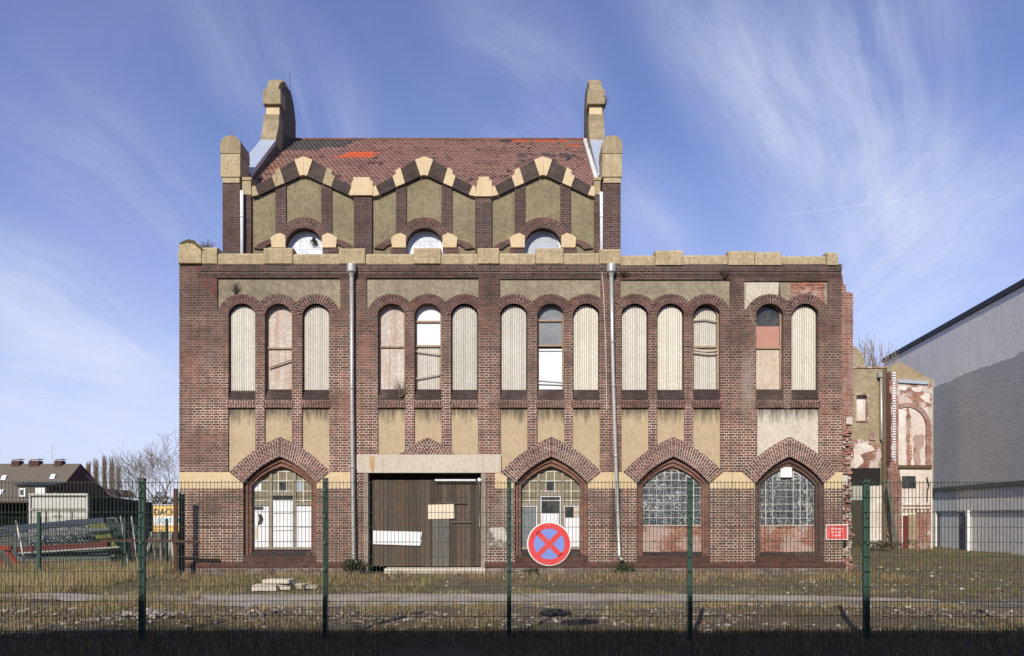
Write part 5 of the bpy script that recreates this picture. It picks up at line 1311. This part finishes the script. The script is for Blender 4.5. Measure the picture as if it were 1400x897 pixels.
# ------------------------------------------------------------------ ruin between
YN = 34.5
ru = thing('ruined_house', 'roofless ruined house with ochre plaster, exposed red brick and white patches', 'ruin', (X(1225, YN), YN, 0))
def pxn(l, Y=YN): return [(X(a, Y), Z(b, Y)) for a, b in l]
PO = plaster_mat('ochre_plaster', (.40,.325,.21), amount=.7, grit=20, dirt=(.22,.17,.10), streak=.5, light=(.60,.54,.42), mott=.6, bumpd=.02); PW = plaster_mat('white_limewash', (.80,.77,.72), amount=.6, grit=10, dirt=(.42,.27,.19), streak=.45, mott=.3, bumpd=.01)
g0 = 757
# left wing, a little deeper
YL = 35.2
def ragged(pts, amp=.9, step=3.):
    o = []
    for k in range(len(pts)):
        a, b = pts[k], pts[(k+1) % len(pts)]; L = math.dist(a, b); n = max(1, int(L/step)); o.append(a)
        for j in range(1, n): t = j/n; o.append((a[0]+(b[0]-a[0])*t+rnd(-amp, amp), a[1]+(b[1]-a[1])*t+rnd(-amp, amp)))
    return o
def rp(name, pts, Y, t, mt, label=None, bev=0, holes=()):
    if name in ('fallen_plaster', 'white_patch', 'white_scar', 'brick_strip', 'brick_patch', 'broken_top', 'brick_pier', 'white_strip', 'yellow_pier'): pts = ragged(pts)
    m = MB(); m.plate(pxn(pts, Y), [pxn(h, Y) for h in holes], Y, Y+t); return m.build(name, mt, ru, bevel=bev, label=label)
rp('wing_wall', [(1160, g0+3), (1160, 503), (1190, 502), (1213, 503), (1215, 640), (1215, g0+3)], YL, .5, PO, holes=[[(1171, 540), (1186, 540), (1186, 575), (1171, 575)]])
rp('broken_top', [(1160, 503), (1164, 478), (1169, 474), (1174, 478), (1179, 482), (1181, 490), (1184, 502)], YL-.02, .5, PO)
m = MB(); m.box(X(1160, YL), X(1214, YL), YL-.05, YL+.1, Z(503.5, YL), Z(501.5, YL)); m.build('string_course', M['brick_ruin'], ru)
rp('niche_infill', [(1171, 540), (1171, 575), (1186, 575), (1186, 540)], YL+.2, .1, PW)
m = MB(); m.box(X(1170, YL), X(1187, YL), YL-.04, YL, Z(577.5, YL), Z(575.3, YL)); m.box(X(1184.5, YL), X(1187.5, YL), YL-.03, YL, Z(575, YL), Z(539, YL)); m.box(X(1170, YL), X(1184, YL), YL-.03, YL, Z(540.5, YL), Z(538, YL)); m.build('window_surround', M['brick_ruin'], ru)
rp('fallen_plaster', [(1160, 603), (1172, 600), (1190, 604), (1203, 609), (1206, 622), (1201, 634), (1202, 641), (1160, 645)], YL-.03, .02, M['brick_ruin'])
rp('white_patch', [(1168, 607), (1180, 605), (1192, 610), (1197, 616), (1186, 618), (1176, 622), (1181, 632), (1172, 640), (1168, 640)], YL-.05, .02, PW)
rp('dark_opening', [(1160, 640), (1204, 640), (1204, 664), (1160, 664)], YL-.04, .02, M['dark'])
rp('white_strip', [(1189, 664), (1206, 664), (1206, g0), (1189, g0)], YL-.045, .02, PW)
rp('dark_doorway', [(1160, 684), (1188.5, 684), (1188.5, g0), (1160, g0)], YL-.043, .02, simple('doorway_gloom', (.06,.05,.035), .95, .4))
rp('pale_transom', [(1160, 664.3), (1188.5, 664.3), (1188.5, 683.7), (1160, 683.7)], YL-.042, .02, plaster_mat('grey_green_boards', (.45,.47,.40), amount=.4, dirt=(.2,.2,.15)))
rp('yellow_pier', [(1206, 634), (1215, 634), (1214, 700), (1207, 700)], YL-.06, .04, plaster_mat('mossy_plaster', (.36,.31,.14), amount=.6, dirt=(.14,.12,.06)))
rp('white_pier', [(1206.5, 700), (1214, 700), (1214, g0), (1206.5, g0)], YL-.06, .04, PW)
m = MB(); xx = X(1203, YL); m.box(xx-.17, xx+.17, YL-.25, YL-.03, Z(517, YL), Z(510, YL)); m.build('hopper', M['galv'], ru)
m = MB(); m.tube([(X(1203, YL), YL-.14, Z(516, YL)), (X(1203.3, YL), YL-.14, Z(600, YL)), (X(1207, YL), YL-.14, Z(606, YL)), (X(1207, YL), YL-.14, Z(650, YL))], .07, 8); m.build('downpipe', M['galv'], ru, smooth=True)
# right wing with gable and tall round niche
rp('gable_wall', [(1213, g0), (1213, 503), (1216, 502), (1230, 495), (1236, 497), (1268, 516), (1273, 517), (1273, 519), (1275, 520), (1275, g0)], YN, .45, PO, holes=[])
rp('dark_edge', [(1212.8, 632), (1212.8, 509), (1218, 508), (1218, 640), (1214, 640)], YN-.06, .03, M['brick_brown'])
rp('lead_band', [(1228, 518.5), (1270, 521), (1270, 525.5), (1228, 523)], YN-.12, .1, M['zinc'])
rp('brick_field', [(1218.3, 640), (1218.3, 515), (1227, 519), (1228, 523.5), (1274.3, 526), (1274.3, 640)], YN-.035, .03, M['brick_ruin'])
m = MB()
for k in range(38):
    z = Z(640, YN)+k*.12; m.box(X(1219, YN), X(1223, YN), YN-.10, YN-.03, z, z+.07)
m.build('toothed_edge', M['white'], ru)
def rr(c, hw, cy, n=18): return [(c+hw*math.cos(math.pi*k/n), cy-hw*1.05*math.sin(math.pi*k/n)) for k in range(n+1)]
out_ = rr(1239, 32, 583); inn_ = rr(1239, 26, 583)
arcR = [(1271, 640)]+[q for q in out_ if q[0] > 1228]; arcI = [(1264, 640)]+[q for q in inn_ if q[0] > 1228]
arcR = [(1271, 636), (1271, 610)]+[(1239+32*math.cos(a), 584-33*math.sin(a)) for a in [math.pi*.62*k/14 for k in range(15)]]
arcI = [(1265, 636), (1265, 610)]+[(1239+26*math.cos(a), 584-27*math.sin(a)) for a in [math.pi*.62*k/14 for k in range(15)]]
m = MB(); ringuv(m, pxn(arcI), pxn(arcR), YN-.11, YN-.03); m.build('niche_arch', M['brick_stub'], ru)
rp('niche_plaster', [(1228.5, 636)]+[(1228.5, 560)]+[(p[0], p[1]+.4) for p in arcI[2:][::-1] if p[0] > 1229]+[(1264.6, 636)], YN-.06, .02, PW)
rp('brick_strip', [(1239.5, 636), (1239.5, 558), (1241.5, 557), (1246, 570), (1244, 600), (1247, 620), (1246, 636)], YN-.075, .014, M['brick_red'])
rp('brick_patch', [(1250, 636), (1248, 622), (1250, 606), (1248, 600), (1252, 594), (1260, 594), (1264, 597), (1263, 609), (1257, 615), (1259, 636)], YN-.075, .014, M['brick_red'])
rp('brick_jamb', [(1223.3, 640), (1223.3, 540), (1228.3, 540), (1228.3, 640)], YN-.09, .05, M['brick_stub'])
rp('white_scar', [(1258, 542), (1265, 537), (1271, 538), (1272, 552), (1264, 549)], YN-.05, .015, PW)
for pts_ in ([(1229,527),(1240,528),(1238,534),(1230,533)], [(1246,529),(1262,530),(1258,536),(1247,534)], [(1219,610),(1222,606),(1222,622),(1219,626)], [(1262,560),(1268,556),(1269,566),(1265,570)]): rp('white_scar', pts_, YN-.05, .015, PW)
for pts_ in ([(1215,520),(1226,519),(1227,530),(1224,545),(1219,548)], [(1190,590),(1199,594),(1197,603),(1188,600)]): rp('brick_patch', pts_, YL-.06 if pts_[0][0] < 1200 else YN-.095, .014, M['brick_red'])
rp('moss_line', [(1228, 640), (1228, 636), (1274, 636), (1274, 640.5)], YN-.14, .1, simple('brown_moss', (.12,.08,.04), .95, .5, 8))
rp('lower_white_wall', [(1229, g0), (1230, 641), (1274.5, 641), (1274.5, g0)], YN-.05, .045, PW, holes=[[(1233, 651), (1252, 651), (1252, 668), (1233, 668)]])
rp('small_window', [(1233, 668), (1233, 651), (1252, 651), (1252, 668)], YN-.02, .012, M['glass'])
rp('brick_pier', [(1215.5, g0), (1214.5, 640), (1222, 628), (1228, 640), (1232, 660), (1232.5, g0)], YN-.16, .1, M['brick_stub'])
m = MB(); m.box(X(1233, YN), X(1271, YN), YN-.09, YN-.05, Z(692, YN), Z(690.5, YN)); m.box(X(1233, YN), X(1271, YN), YN-.09, YN-.05, Z(696.3, YN), Z(695.2, YN))
for k in range(7): xx = 1233.5+k*5.5; m.box(X(xx, YN), X(xx+2.4, YN), YN-.10, YN-.05, Z(700, YN), Z(696.3, YN))
m.build('red_frieze', M['brick_red'], ru)
rp('door', [(1235, 752), (1235, 705), (1242.5, 705), (1242.5, 752)], YN-.09, .04, simple('dark_red_door', (.16,.025,.025), .6, .3, 4))
rp('bare_brick_wall', [(1252, g0), (1252, 700.5), (1272, 700.5), (1272, g0)], YN-.065, .014, M['brick_ruin'])
rp('cream_strip', [(1243, 752), (1243, 703), (1251.5, 703), (1251.5, 752)], YN-.062, .01, PO)
m = MB(); m.tube([(X(1265.5, YN), YN-.1, Z(653, YN)), (X(1268.5, YN), YN-.1, Z(664, YN)), (X(1266, YN), YN-.1, Z(672, YN)), (X(1266, YN), YN-.1, Z(686, YN))], .03, 6); m.build('hanging_cable', M['black'], ru)
pz = thing('leaning_plank', 'long greenish plank leaning against the brick pier of the ruin', 'plank', P(1226, 755, 33.6))
m = MB(); m.c = (.14,.16,.12); m.bar(P(1213.5, 657, 34.1), (X(1226.5, 33.4), 33.4, .1), .14, .05); m.build('board', M['ironwood'], pz)
tag((lambda mm: (chunk(mm, X(1261, 33.8), 33.8, .25, .7, .3, .5, .1), mm.build('brick_stack', M['brick_red']))[1])(MB()), 'small low stack of orange red bricks beside the dark red door', 'brick stack')
# ------------------------------------------------------------------ plants on the building
def weed(label, base, n, h, spread, col, cat='weed', seed=1, name='weed'):
    random.seed(seed); m = MB(); b = Vector(base)
    for _ in range(n):
        m.c = tuple(c*rnd(.6, 1.3) for c in col); a = rnd(0, 6.28); s = spread*rnd(.2, 1); L = h*rnd(.4, 1)
        p1 = b+Vector((math.cos(a)*s*.4, math.sin(a)*s*.3-.02, L*.5)); p2 = b+Vector((math.cos(a)*s, math.sin(a)*s*.6-.02, L))
        m.tube([b+Vector((rnd(-.05, .05), rnd(-.03, .03), 0)), p1, p2], [.006, .004, .002], 3, cap=False)
        for _k in range(2):
            q = p1.lerp(p2, rnd(0, 1)); u = Vector((rnd(-1, 1), rnd(-1, 1), rnd(-.5, 1)))*.03; w = Vector((rnd(-1, 1), 0, rnd(-1, 1)))*.014; m.add([q-u*.2, q+w, q+u, q-w])
    return tag(m.build(name, M['leafblade']), label, cat)
weed('dry brown shrub growing on the broken left corner of the parapet', (X(281), F+.1, Z(346)), 90, .42, .32, (.16,.12,.06), seed=1)
weed('dry grass tuft on the right end of the parapet above the broken wall', (X(1146), F+.1, Z(370)), 80, .25, .25, (.22,.17,.08), seed=2)
weed('dead branching plant rooted on the sill of the leftmost window of the second bay', (X(549), F-.02, Z(543)), 70, .62, .42, (.30,.24,.17), seed=3)
weed('small green tuft hanging under the coping right of the second downpipe', (X(852), F-.03, Z(379)), 60, .22, .25, (.09,.085,.04), seed=4)
weed('tuft of dead stems under the coping between the fourth and fifth bays', (X(990), F-.04, Z(380)), 70, .26, .22, (.12,.09,.05), seed=5)
weed('dark dead weed clinging to the roughcast above the first window', (X(322), F+.03, Z(401)), 50, .4, .22, (.13,.11,.08), seed=6)
weed('green creeper hanging inside the top of the leftmost round window', (XU(427), U+.2, ZU(322)), 60, -.25, .18, (.05,.06,.03), seed=7)
weed('scrubby plants on the outer side of the right end gable', (XU(849)-.05, 27.6, 17.1), 70, .5, .25, (.13,.10,.05), seed=8)
leaf_clump('bramble', 'dark bramble bush at the foot of the first downpipe', (X(492), F-.35, 0.02), .45, .25, .28, 420, (.05,.06,.025), .045, 'bush', seed=12)
leaf_clump('bramble', 'dark leafy bramble at the foot of the second downpipe', (X(851), F-.35, 0.02), .4, .22, .15, 300, (.05,.07,.025), .045, 'bush', seed=13)
leaf_clump('bramble', 'brown bramble tangle at the foot of the ruined house', (X(1215, 32.5), 32.5, .1), 1.5, .5, .28, 700, (.12,.10,.05), .06, 'bush', seed=14)
leaf_clump('bramble', 'small dark green bush by the plinth below the second gothic window', (X(722), F-.4, 0), .35, .2, .10, 200, (.07,.08,.03), .04, 'bush', seed=15)
random.seed(5)

# ------------------------------------------------------------------ things on the ground
def slabthing(label, px, Y, a, b, c, rz, z=None):
    x = X(px, Y); z0 = gh(x, Y) if z is None else z; o = thing('concrete_slab', label, 'slab', (x, Y, z0)); m = MB(); ca, sa = math.cos(rz), math.sin(rz)
    pts = [(x+sx*a/2*ca-sy*b/2*sa, Y+sx*a/2*sa+sy*b/2*ca, z0+sz*c+.02) for sz in (0, 1) for sx, sy in ((-1,-1),(1,-1),(1,1),(-1,1))]
    m.addm(pts, [(0,1,5,4),(1,2,6,5),(2,3,7,6),(3,0,4,7),(4,5,6,7),(3,2,1,0)]); m.build('block', M['slab'], o, bevel=.015)
slabthing('pale slab lying flat nearest the left of the slab heap', 364, 16.6, .55, .35, .14, .05); slabthing('pale broken slab on top of the heap', 381, 16.7, .62, .35, .09, -.1, .16); slabthing('pale slab under the topmost one', 384, 16.75, .5, .38, .13, .1)
slabthing('pale slab to the right of the heap', 406, 16.9, .42, .3, .12, -.2); slabthing('thin pale slab at the far right of the heap', 424, 17.0, .36, .25, .08, .15)
mc = thing('tyre', 'dark round old tyre lying flat in the gravel near the fence', 'tyre', (X(759, 12.7), 12.7, gh(X(759, 12.7), 12.7)))
m = MB(); n1, n2 = 36, 10; c = Vector((X(759, 12.7), 12.7, gh(X(759, 12.7), 12.7)+.03)); vs = []
for i in range(n1):
    a = 2*math.pi*i/n1
    for j in range(n2): b = 2*math.pi*j/n2; r = .21+.07*math.cos(b); vs.append((c.x+r*math.cos(a), c.y+r*math.sin(a), c.z+.045*math.sin(b)))
m.addm(vs, [(i*n2+j, ((i+1) % n1)*n2+j, ((i+1) % n1)*n2+(j+1) % n2, i*n2+(j+1) % n2) for i in range(n1) for j in range(n2)]); m.build('tread', M['black'], mc, smooth=True)
m = MB(); m.add([(c.x+.2*math.cos(2*math.pi*k/30), c.y+.2*math.sin(2*math.pi*k/30), c.z+.005) for k in range(30)]); m.build('inside_disc', M['dark'], mc)  # flat near-black disc filling the middle of the tyre
def stick(label, pts, r, mt='bark', kids=0):
    m = MB(); m.tube(pts, r, 6)
    for k in range(kids):
        a = Vector(pts[min(k, len(pts)-1)]); m.tube([a, a+Vector((rnd(-.3, .3), rnd(-.1, .1), rnd(.05, .22)))], [.012, .004], 4)
    tag(m.build('dead_branch', M[mt]), label, 'branch')
stick('dark forked branch lying on the gravel right of centre', [P(1020, 828, 13.6), P(1030, 832, 13.5), P(1048, 830, 13.5)], [.02, .035, .02], kids=3)
stick('short dark stick leaning on the asphalt right of the tyre', [P(900, 828, 13.7), P(906, 836, 13.3)], [.02, .014])
stick('thin bent pale twig standing left of the middle fence post', [P(616, 830, 13.3), P(620, 818, 13.4), P(626, 812, 13.4)], [.012, .008, .004], 'bark2')
stick('dark branch on the grass behind the right fence post', [P(1240, 836, 13.2), P(1252, 838, 13.0), P(1262, 838, 13.0)], [.015, .03, .012], kids=2)
stick('dead branch sticking out of the weeds by the plinth of the first bay', [P(424, 776, 21), P(432, 781, 20.6), P(440, 790, 20)], [.02, .03, .02], kids=2)

# rubble
def rubble(name, label, n, fn, smin, smax, cols, kind='stuff'):
    m = MB()
    for _ in range(n):
        x, y = fn(); s = smin+(smax-smin)*random.random()**3; v = rnd(.6, 1.15); m.c = tuple(c*v for c in random.choice(cols))
        rocky(m, x, y, gh(x, y)+s*.25, s*rnd(.7, 1.3), s*rnd(.6, 1), s*rnd(.4, .8))
    return tag(m.build(name, M['rock']), label, 'rubble', kind=kind)
RC = [(.34,.30,.24), (.27,.23,.18), (.44,.40,.33), (.20,.17,.13), (.28,.16,.11), (.17,.15,.12), (.22,.18,.13)]
def fr():
    while True:
        x = rnd(-9.5, 12); y = random.gauss(12.2, .75)
        if 10.6 < y < 15 and noise.noise((x*.5, y*.8, 2)) > -.2: return x, y
rubble('gravel', 'scattered gravel and broken stones between the fence and the path', 5200, fr, .010, .055, RC)
rubble('gravel', 'pale stones littering the ground right of the factory', 700, lambda: (rnd(7, 17), rnd(12, 24)), .02, .08, RC)
rubble('gravel', 'small debris strewn between the path and the factory wall', 900, lambda: (rnd(-9.5, 10), rnd(16, 21.2)), .012, .06, RC)
rubble('gravel', 'loose stones along the left foreground', 500, lambda: (rnd(-12, -5), rnd(10.3, 13.2)), .015, .07, RC)
def heap():
    a = rnd(0, 6.28); r = abs(random.gauss(0, .42)); return -5.7+r*math.cos(a)*1.3, 11.6+r*math.sin(a)*.6
rubble('rubble_heap', 'heap of pale broken stones behind the fence in the left foreground', 150, heap, .035, .10, [(.5,.45,.38), (.42,.38,.32), (.35,.3,.25), (.3,.26,.22)])

# grass
def blades(name, label, pts, hmin, hmax, cols, width=.006, lean=.45, seed=1, tall=None):
    """pts (n, 3). each blade a bent tapering strip of two quads and a tip"""
    r = np.random.default_rng(seed); n = len(pts); P0 = np.asarray(pts, dtype=np.float32)
    h = (hmin+(hmax-hmin)*r.random(n)**1.6).astype(np.float32); a = r.random(n)*6.283; l = r.random(n)*lean*h; b = r.random(n)*6.283
    d = np.stack([np.cos(a)*l, np.sin(a)*l, np.zeros(n)], 1); w = np.stack([np.cos(b), np.sin(b)*.6, np.zeros(n)], 1)*(width*(.6+.8*r.random(n)))[:, None]
    up = np.stack([np.zeros(n), np.zeros(n), h], 1)
    V = np.stack([P0-w, P0+w, P0+up*.55+d*.35+w*.7, P0+up*.55+d*.35-w*.7, P0+up+d], 1).reshape(-1, 3)
    base = (np.arange(n)*5)[:, None]; Fq = (base+np.array([0, 1, 2, 3])).ravel(); Ft = (base+np.array([3, 2, 4])).ravel()
    me = bpy.data.meshes.new(name); me.vertices.add(len(V)); me.vertices.foreach_set('co', V.astype(np.float32).ravel())
    me.loops.add(len(Fq)+len(Ft)); loops = np.concatenate([Fq, Ft]).astype(np.int32); me.loops.foreach_set('vertex_index', loops)
    me.polygons.add(2*n); ls = np.concatenate([np.arange(n)*4, 4*n+np.arange(n)*3]).astype(np.int32); me.polygons.foreach_set('loop_start', ls)
    me.update(calc_edges=True)
    cols = np.asarray(cols, dtype=np.float32); ci = cols[r.integers(0, len(cols), n)]*(.6+.7*r.random((n, 1)))
    cc = np.concatenate([np.repeat(ci, 5, 0), np.ones((5*n, 1))], 1).astype(np.float32)
    ca = me.color_attributes.new('Col', 'FLOAT_COLOR', 'POINT'); ca.data.foreach_set('color', cc.ravel())
    me.materials.append(M['leafblade']); o = bpy.data.objects.new(name, me); C.objects.link(o); return tag(o, label, 'grass', kind='stuff')
def scatter(n, x0, x1, y0, y1, thr=-1., f=.8, seed=0, clump=None, dens=None):
    out = []; random.seed(seed)
    while len(out) < n:
        x, y = rnd(x0, x1), rnd(y0, y1)
        if noise.noise((x*f, y*f*1.3, seed)) < thr: continue
        if dens and random.random() > dens(x, y): continue
        k = clump or 1
        for _ in range(k):
            xx, yy = x+random.gauss(0, .05), y+random.gauss(0, .04)
            if yy > F-.14 and abs(xx) < 10.3: continue
            out.append((xx, yy, gh(xx, yy)-.01))
    return out
STRAW = [(.42,.33,.17), (.50,.41,.23), (.34,.26,.13), (.28,.20,.09)]; GRN = [(.11,.115,.035), (.16,.14,.06), (.085,.09,.032), (.24,.19,.09)]; REDW = [(.26,.15,.09), (.20,.12,.07), (.36,.22,.13), (.15,.10,.06)]; OLIV = [(.18,.145,.07), (.26,.20,.10), (.13,.115,.05), (.34,.26,.14)]
blades('dry_grass', 'tall straw coloured dry grass before the scrap pile on the left', scatter(26000, -17, -9.9, 16.2, 23.6, -.35, .6, 1, 6), .12, .48, STRAW, .006, seed=1)
blades('dry_grass', 'straw grass band between the path and the left part of the factory', scatter(9000, -10, -2.0, 16.6, 19.5, -.05, .5, 2, 7), .05, .24, STRAW+GRN, .005, seed=2)
blades('dead_weeds', 'reddish brown dead weeds along the foot of the factory', scatter(13000, -9.6, 10.5, 19.0, 21.45, -.05, .9, 3, 8), .04, .24, REDW+STRAW[:2], .0055, seed=3)
blades('green_grass', 'short mossy green grass behind the path', scatter(22000, -10, 11, 16.1, 20.2, .02, .5, 4, 10), .015, .07, GRN+GRN+OLIV, .006, seed=4)
blades('dry_grass', 'tufts of straw and olive grass in the gravel before the path', scatter(15000, -10, 12, 11.0, 14.2, .10, .7, 5, 12), .03, .18, STRAW+OLIV, .004, seed=5)
blades('green_grass', 'patchy green and brown grass right of the factory', scatter(30000, 8.5, 24, 15, 35.5, -.15, .4, 6, 8), .02, .13, OLIV+GRN+STRAW[2:], .008, seed=6)
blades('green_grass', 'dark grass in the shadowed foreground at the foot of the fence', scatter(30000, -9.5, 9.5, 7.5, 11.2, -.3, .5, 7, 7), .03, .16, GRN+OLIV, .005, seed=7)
blades('dry_grass', 'sparse straw in the left foreground', scatter(8000, -13, -6, 11.5, 16.5, -.05, .6, 8, 7), .05, .22, STRAW+OLIV, .005, seed=8)
blades('dry_grass', 'thin scattered straw on both sides of the path edge', scatter(6000, -8.5, 8.5, 13.3, 16.4, .1, 1.1, 9, 6, dens=lambda x, y: 1 if y < 14.1 or y > 15.8 else .06), .03, .14, STRAW, .004, seed=9)

# ------------------------------------------------------------------ the terrace across the street, behind the viewer: its shadow lies on the foreground
tb = thing('terrace_house', 'plain long brick terrace across the street that shades the foreground', 'building', (0, -13, 0))
HT = 14.85
m = MB(); m.box(-40, 34, -22, -10, 0, HT-.25); m.build('wall', M['brick_red'], tb)
m = MB(); m.box(-40.2, 34.2, -22.2, -9.75, HT-.24, HT); m.build('roof', M['slate'], tb)
for r in range(4):
    for k in range(18):
        x = -38+k*4; m = MB(); m.box(x, x+1.3, -10+.001, -9.95, 1.2+r*3.2, 2.9+r*3.2); w = m.build('window', M['white'], tb); mm = MB(); mm.box(x+.08, x+1.22, -9.945, -9.94, 1.28+r*3.2, 2.82+r*3.2); mm.build('pane', M['glass'], w)

# ------------------------------------------------------------------ light and sky
LD = Vector((.32, 1, -.72)).normalized()
sd = bpy.data.lights.new('sun', 'SUN'); sd.energy = 4.9; sd.angle = R(.5); sd.color = (1, .93, .80)
so = bpy.data.objects.new('sun', sd); C.objects.link(so); so.rotation_euler = LD.to_track_quat('-Z', 'Y').to_euler(); so.location = (-5, -20, 20)
W = bpy.data.worlds.new('World'); bpy.context.scene.world = W; W.use_nodes = True
nt = W.node_tree; nt.nodes.clear()
def wn(typ, **kw):
    n = nt.nodes.new('ShaderNode'+typ)
    for k, v in kw.items(): setattr(n, k, v)
    return n
def lk(a, b): nt.links.new(a, b)
sky = wn('TexSky', sky_type='NISHITA'); sky.sun_disc = False; sky.sun_elevation = math.asin(-LD.z); sky.sun_rotation = R(180)+math.atan2(.32, 1)
sky.air_density = 1.0; sky.dust_density = .6; sky.ozone_density = 2.2
def wm(op, a, b=0., c=None):
    m = wn('Math', operation=op)
    for i, v in enumerate((a, b) if c is None else (a, b, c)):
        if isinstance(v, (int, float)): m.inputs[i].default_value = v
        else: lk(v, m.inputs[i])
    return m.outputs[0]
def wr(f, a, b, c=0., d=1., smooth=True):
    r = wn('MapRange', interpolation_type='SMOOTHSTEP' if smooth else 'LINEAR'); lk(f, r.inputs[0])
    for i, v in enumerate((a, b, c, d)): r.inputs[i+1].default_value = v
    return r.outputs[0]
tc = wn('TexCoord'); sep = wn('SeparateXYZ'); lk(tc.outputs['Generated'], sep.inputs[0])
ay = wm('MAXIMUM', wm('ABSOLUTE', sep.outputs[1]), .05)
u = wm('DIVIDE', sep.outputs[0], ay); v = wm('DIVIDE', sep.outputs[2], ay)
cb = wn('CombineXYZ'); lk(u, cb.inputs[0]); lk(v, cb.inputs[1]); uvv = cb.outputs[0]
def wnoise(scale, rot, st, detail=6, rough=.6, dist=0., loc=(0,0,0)):
    mp = wn('Mapping'); mp.inputs['Rotation'].default_value = (0, 0, R(rot)); mp.inputs['Location'].default_value = loc
    lk(uvv, mp.inputs[0]); mp2 = wn('Mapping'); mp2.inputs['Scale'].default_value = (st[0], st[1], 1); lk(mp.outputs[0], mp2.inputs[0])
    n = wn('TexNoise'); n.inputs['Scale'].default_value = scale; n.inputs['Detail'].default_value = detail; n.inputs['Roughness'].default_value = rough; n.inputs['Distortion'].default_value = dist
    lk(mp2.outputs[0], n.inputs['Vector']); return n.outputs[0]
def blob(px, py, rx, ry, rot, soft=1.):
    """soft ellipse of the cirrus sheet; centre and radii as photo coordinates of the direction"""
    mp = wn('Mapping', vector_type='TEXTURE'); mp.inputs['Location'].default_value = ((px-700)/1000, (705-py)/1000, 0); mp.inputs['Rotation'].default_value = (0, 0, R(rot)); mp.inputs['Scale'].default_value = (rx/1000, ry/1000, 1)
    lk(uvv, mp.inputs[0]); ln = wn('VectorMath', operation='LENGTH'); lk(mp.outputs[0], ln.inputs[0]); return wr(ln.outputs['Value'], 0, 1, soft, 0)
def polar(px, py, ka, kr, seed, detail=9, rough=.62, bend=.25):
    """fibres that run towards one vanishing direction, as parallel ice streaks do"""
    du = wm('SUBTRACT', u, (px-700)/1000); dv = wm('SUBTRACT', v, (705-py)/1000)
    rr_ = wm('SQRT', wm('ADD', wm('MULTIPLY', du, du), wm('MULTIPLY', dv, dv))); th = wm('ARCTAN2', du, dv)
    wrp = wnoise(1.7, 0, (1, 1), 3, .5, 0, (seed, seed*.7, 0))
    th = wm('ADD', th, wm('MULTIPLY', wm('SUBTRACT', wrp, .5), bend))
    c = wn('CombineXYZ'); lk(wm('MULTIPLY', th, ka), c.inputs[0]); lk(wm('MULTIPLY', rr_, kr), c.inputs[1]); c.inputs[2].default_value = seed
    n = wn('TexNoise'); n.inputs['Scale'].default_value = 1.; n.inputs['Detail'].default_value = detail; n.inputs['Roughness'].default_value = rough; lk(c.outputs[0], n.inputs['Vector']); return n.outputs[0]
fA = polar(1390, 720, 9, 2.6, 1.3); fB = polar(880, 700, 10, 2.8, 4.1); fC = polar(620, 730, 12, 2.2, 7.7); fD = polar(1250, 800, 14, 3., 9.2)
fE = polar(1500, 640, 34, 2.0, 3.3, bend=.12); s3 = wnoise(2.2, 0, (1, 1), 5, .55, 0, (5,5,0)); soft = wnoise(4.5, 0, (1, 1), 8, .62, .2, (2,9,0))
def fm(b, f, lo=.34, hi=.74): return wm('MULTIPLY', wm('MULTIPLY', b, wr(f, lo-.16, hi+.18, 0, .62)), wr(soft, .2, .7, .45, 1.))
parts = [fm(blob(1110, 170, 380, 200, -60, 1.3), fA), fm(blob(1200, 330, 250, 180, 60, 1.2), fB, .3, .72), fm(blob(1330, 290, 260, 190, 45, 1.05), fB, .3, .72), fm(blob(1180, 130, 330, 220, 80, 1.0), fD, .36, .72), fm(blob(980, 60, 260, 120, -55, .6), fA),
         fm(blob(60, 420, 380, 120, -28, 1.35), fC, .36, .60), fm(blob(60, 530, 420, 120, -8, 1.5), fE, .34, .60), fm(blob(130, 610, 420, 70, -4, .6), fC, .25, .7), fm(blob(720, 110, 240, 130, -60, .8), fA), fm(blob(400, 120, 320, 120, -50, .7), fC), fm(blob(890, 290, 130, 80, -60, 1.), fA, .3, .7),
         fm(blob(1300, 450, 260, 90, 10, .6), fB, .25, .7), fm(blob(150, 230, 320, 140, -40, .5), fC)]
acc = parts[0]
for p in parts[1:]: acc = wm('ADD', acc, p)
for (px, py, rx, rot, st) in ((1165, 282, 185, 7.4, .16), (1220, 272, 62, -33, .09)): acc = wm('ADD', acc, blob(px, py, rx, 2.6, rot, st))
acc = wm('ADD', acc, wr(v, -.02, .55, .42, .05)); acc = wm('ADD', acc, wr(s3, .3, .8, 0, .08))
acc = wm('MULTIPLY', acc, wr(v, -.02, .03))
acc = wm('MINIMUM', wm('DIVIDE', wm('MULTIPLY', acc, 1.25), wm('ADD', 1., wm('MULTIPLY', acc, .45))), .9)
tint = wn('Mix', data_type='RGBA', blend_type='MULTIPLY'); tint.inputs[0].default_value = 1.; lk(sky.outputs[0], tint.inputs[6]); tint.inputs[7].default_value = (.95, .90, 1.28, 1)
mx = wn('Mix', data_type='RGBA'); lk(acc, mx.inputs[0]); lk(tint.outputs[2], mx.inputs[6]); mx.inputs[7].default_value = (5.7, 6.2, 7.7, 1)
bg = wn('Background'); bg.inputs['Strength'].default_value = .125; lk(mx.outputs[2], bg.inputs[0])
wo = wn('OutputWorld'); lk(bg.outputs[0], wo.inputs[0])

cam = bpy.data.cameras.new('camera'); co = bpy.data.objects.new('camera', cam); C.objects.link(co)
co.location = (0, 0, EYE); co.rotation_euler = (R(90), 0, 0); cam.sensor_width = 36; cam.lens = 36*1000/1400.; cam.shift_y = (705-448.5)/1400.; cam.clip_end = 6000; cam.clip_start = .05
sc = bpy.context.scene; sc.camera = co
sc.view_settings.view_transform = 'Standard'; sc.view_settings.look = 'None'; sc.view_settings.exposure = 0; sc.view_settings.gamma = 1
sc.render.film_transparent = False
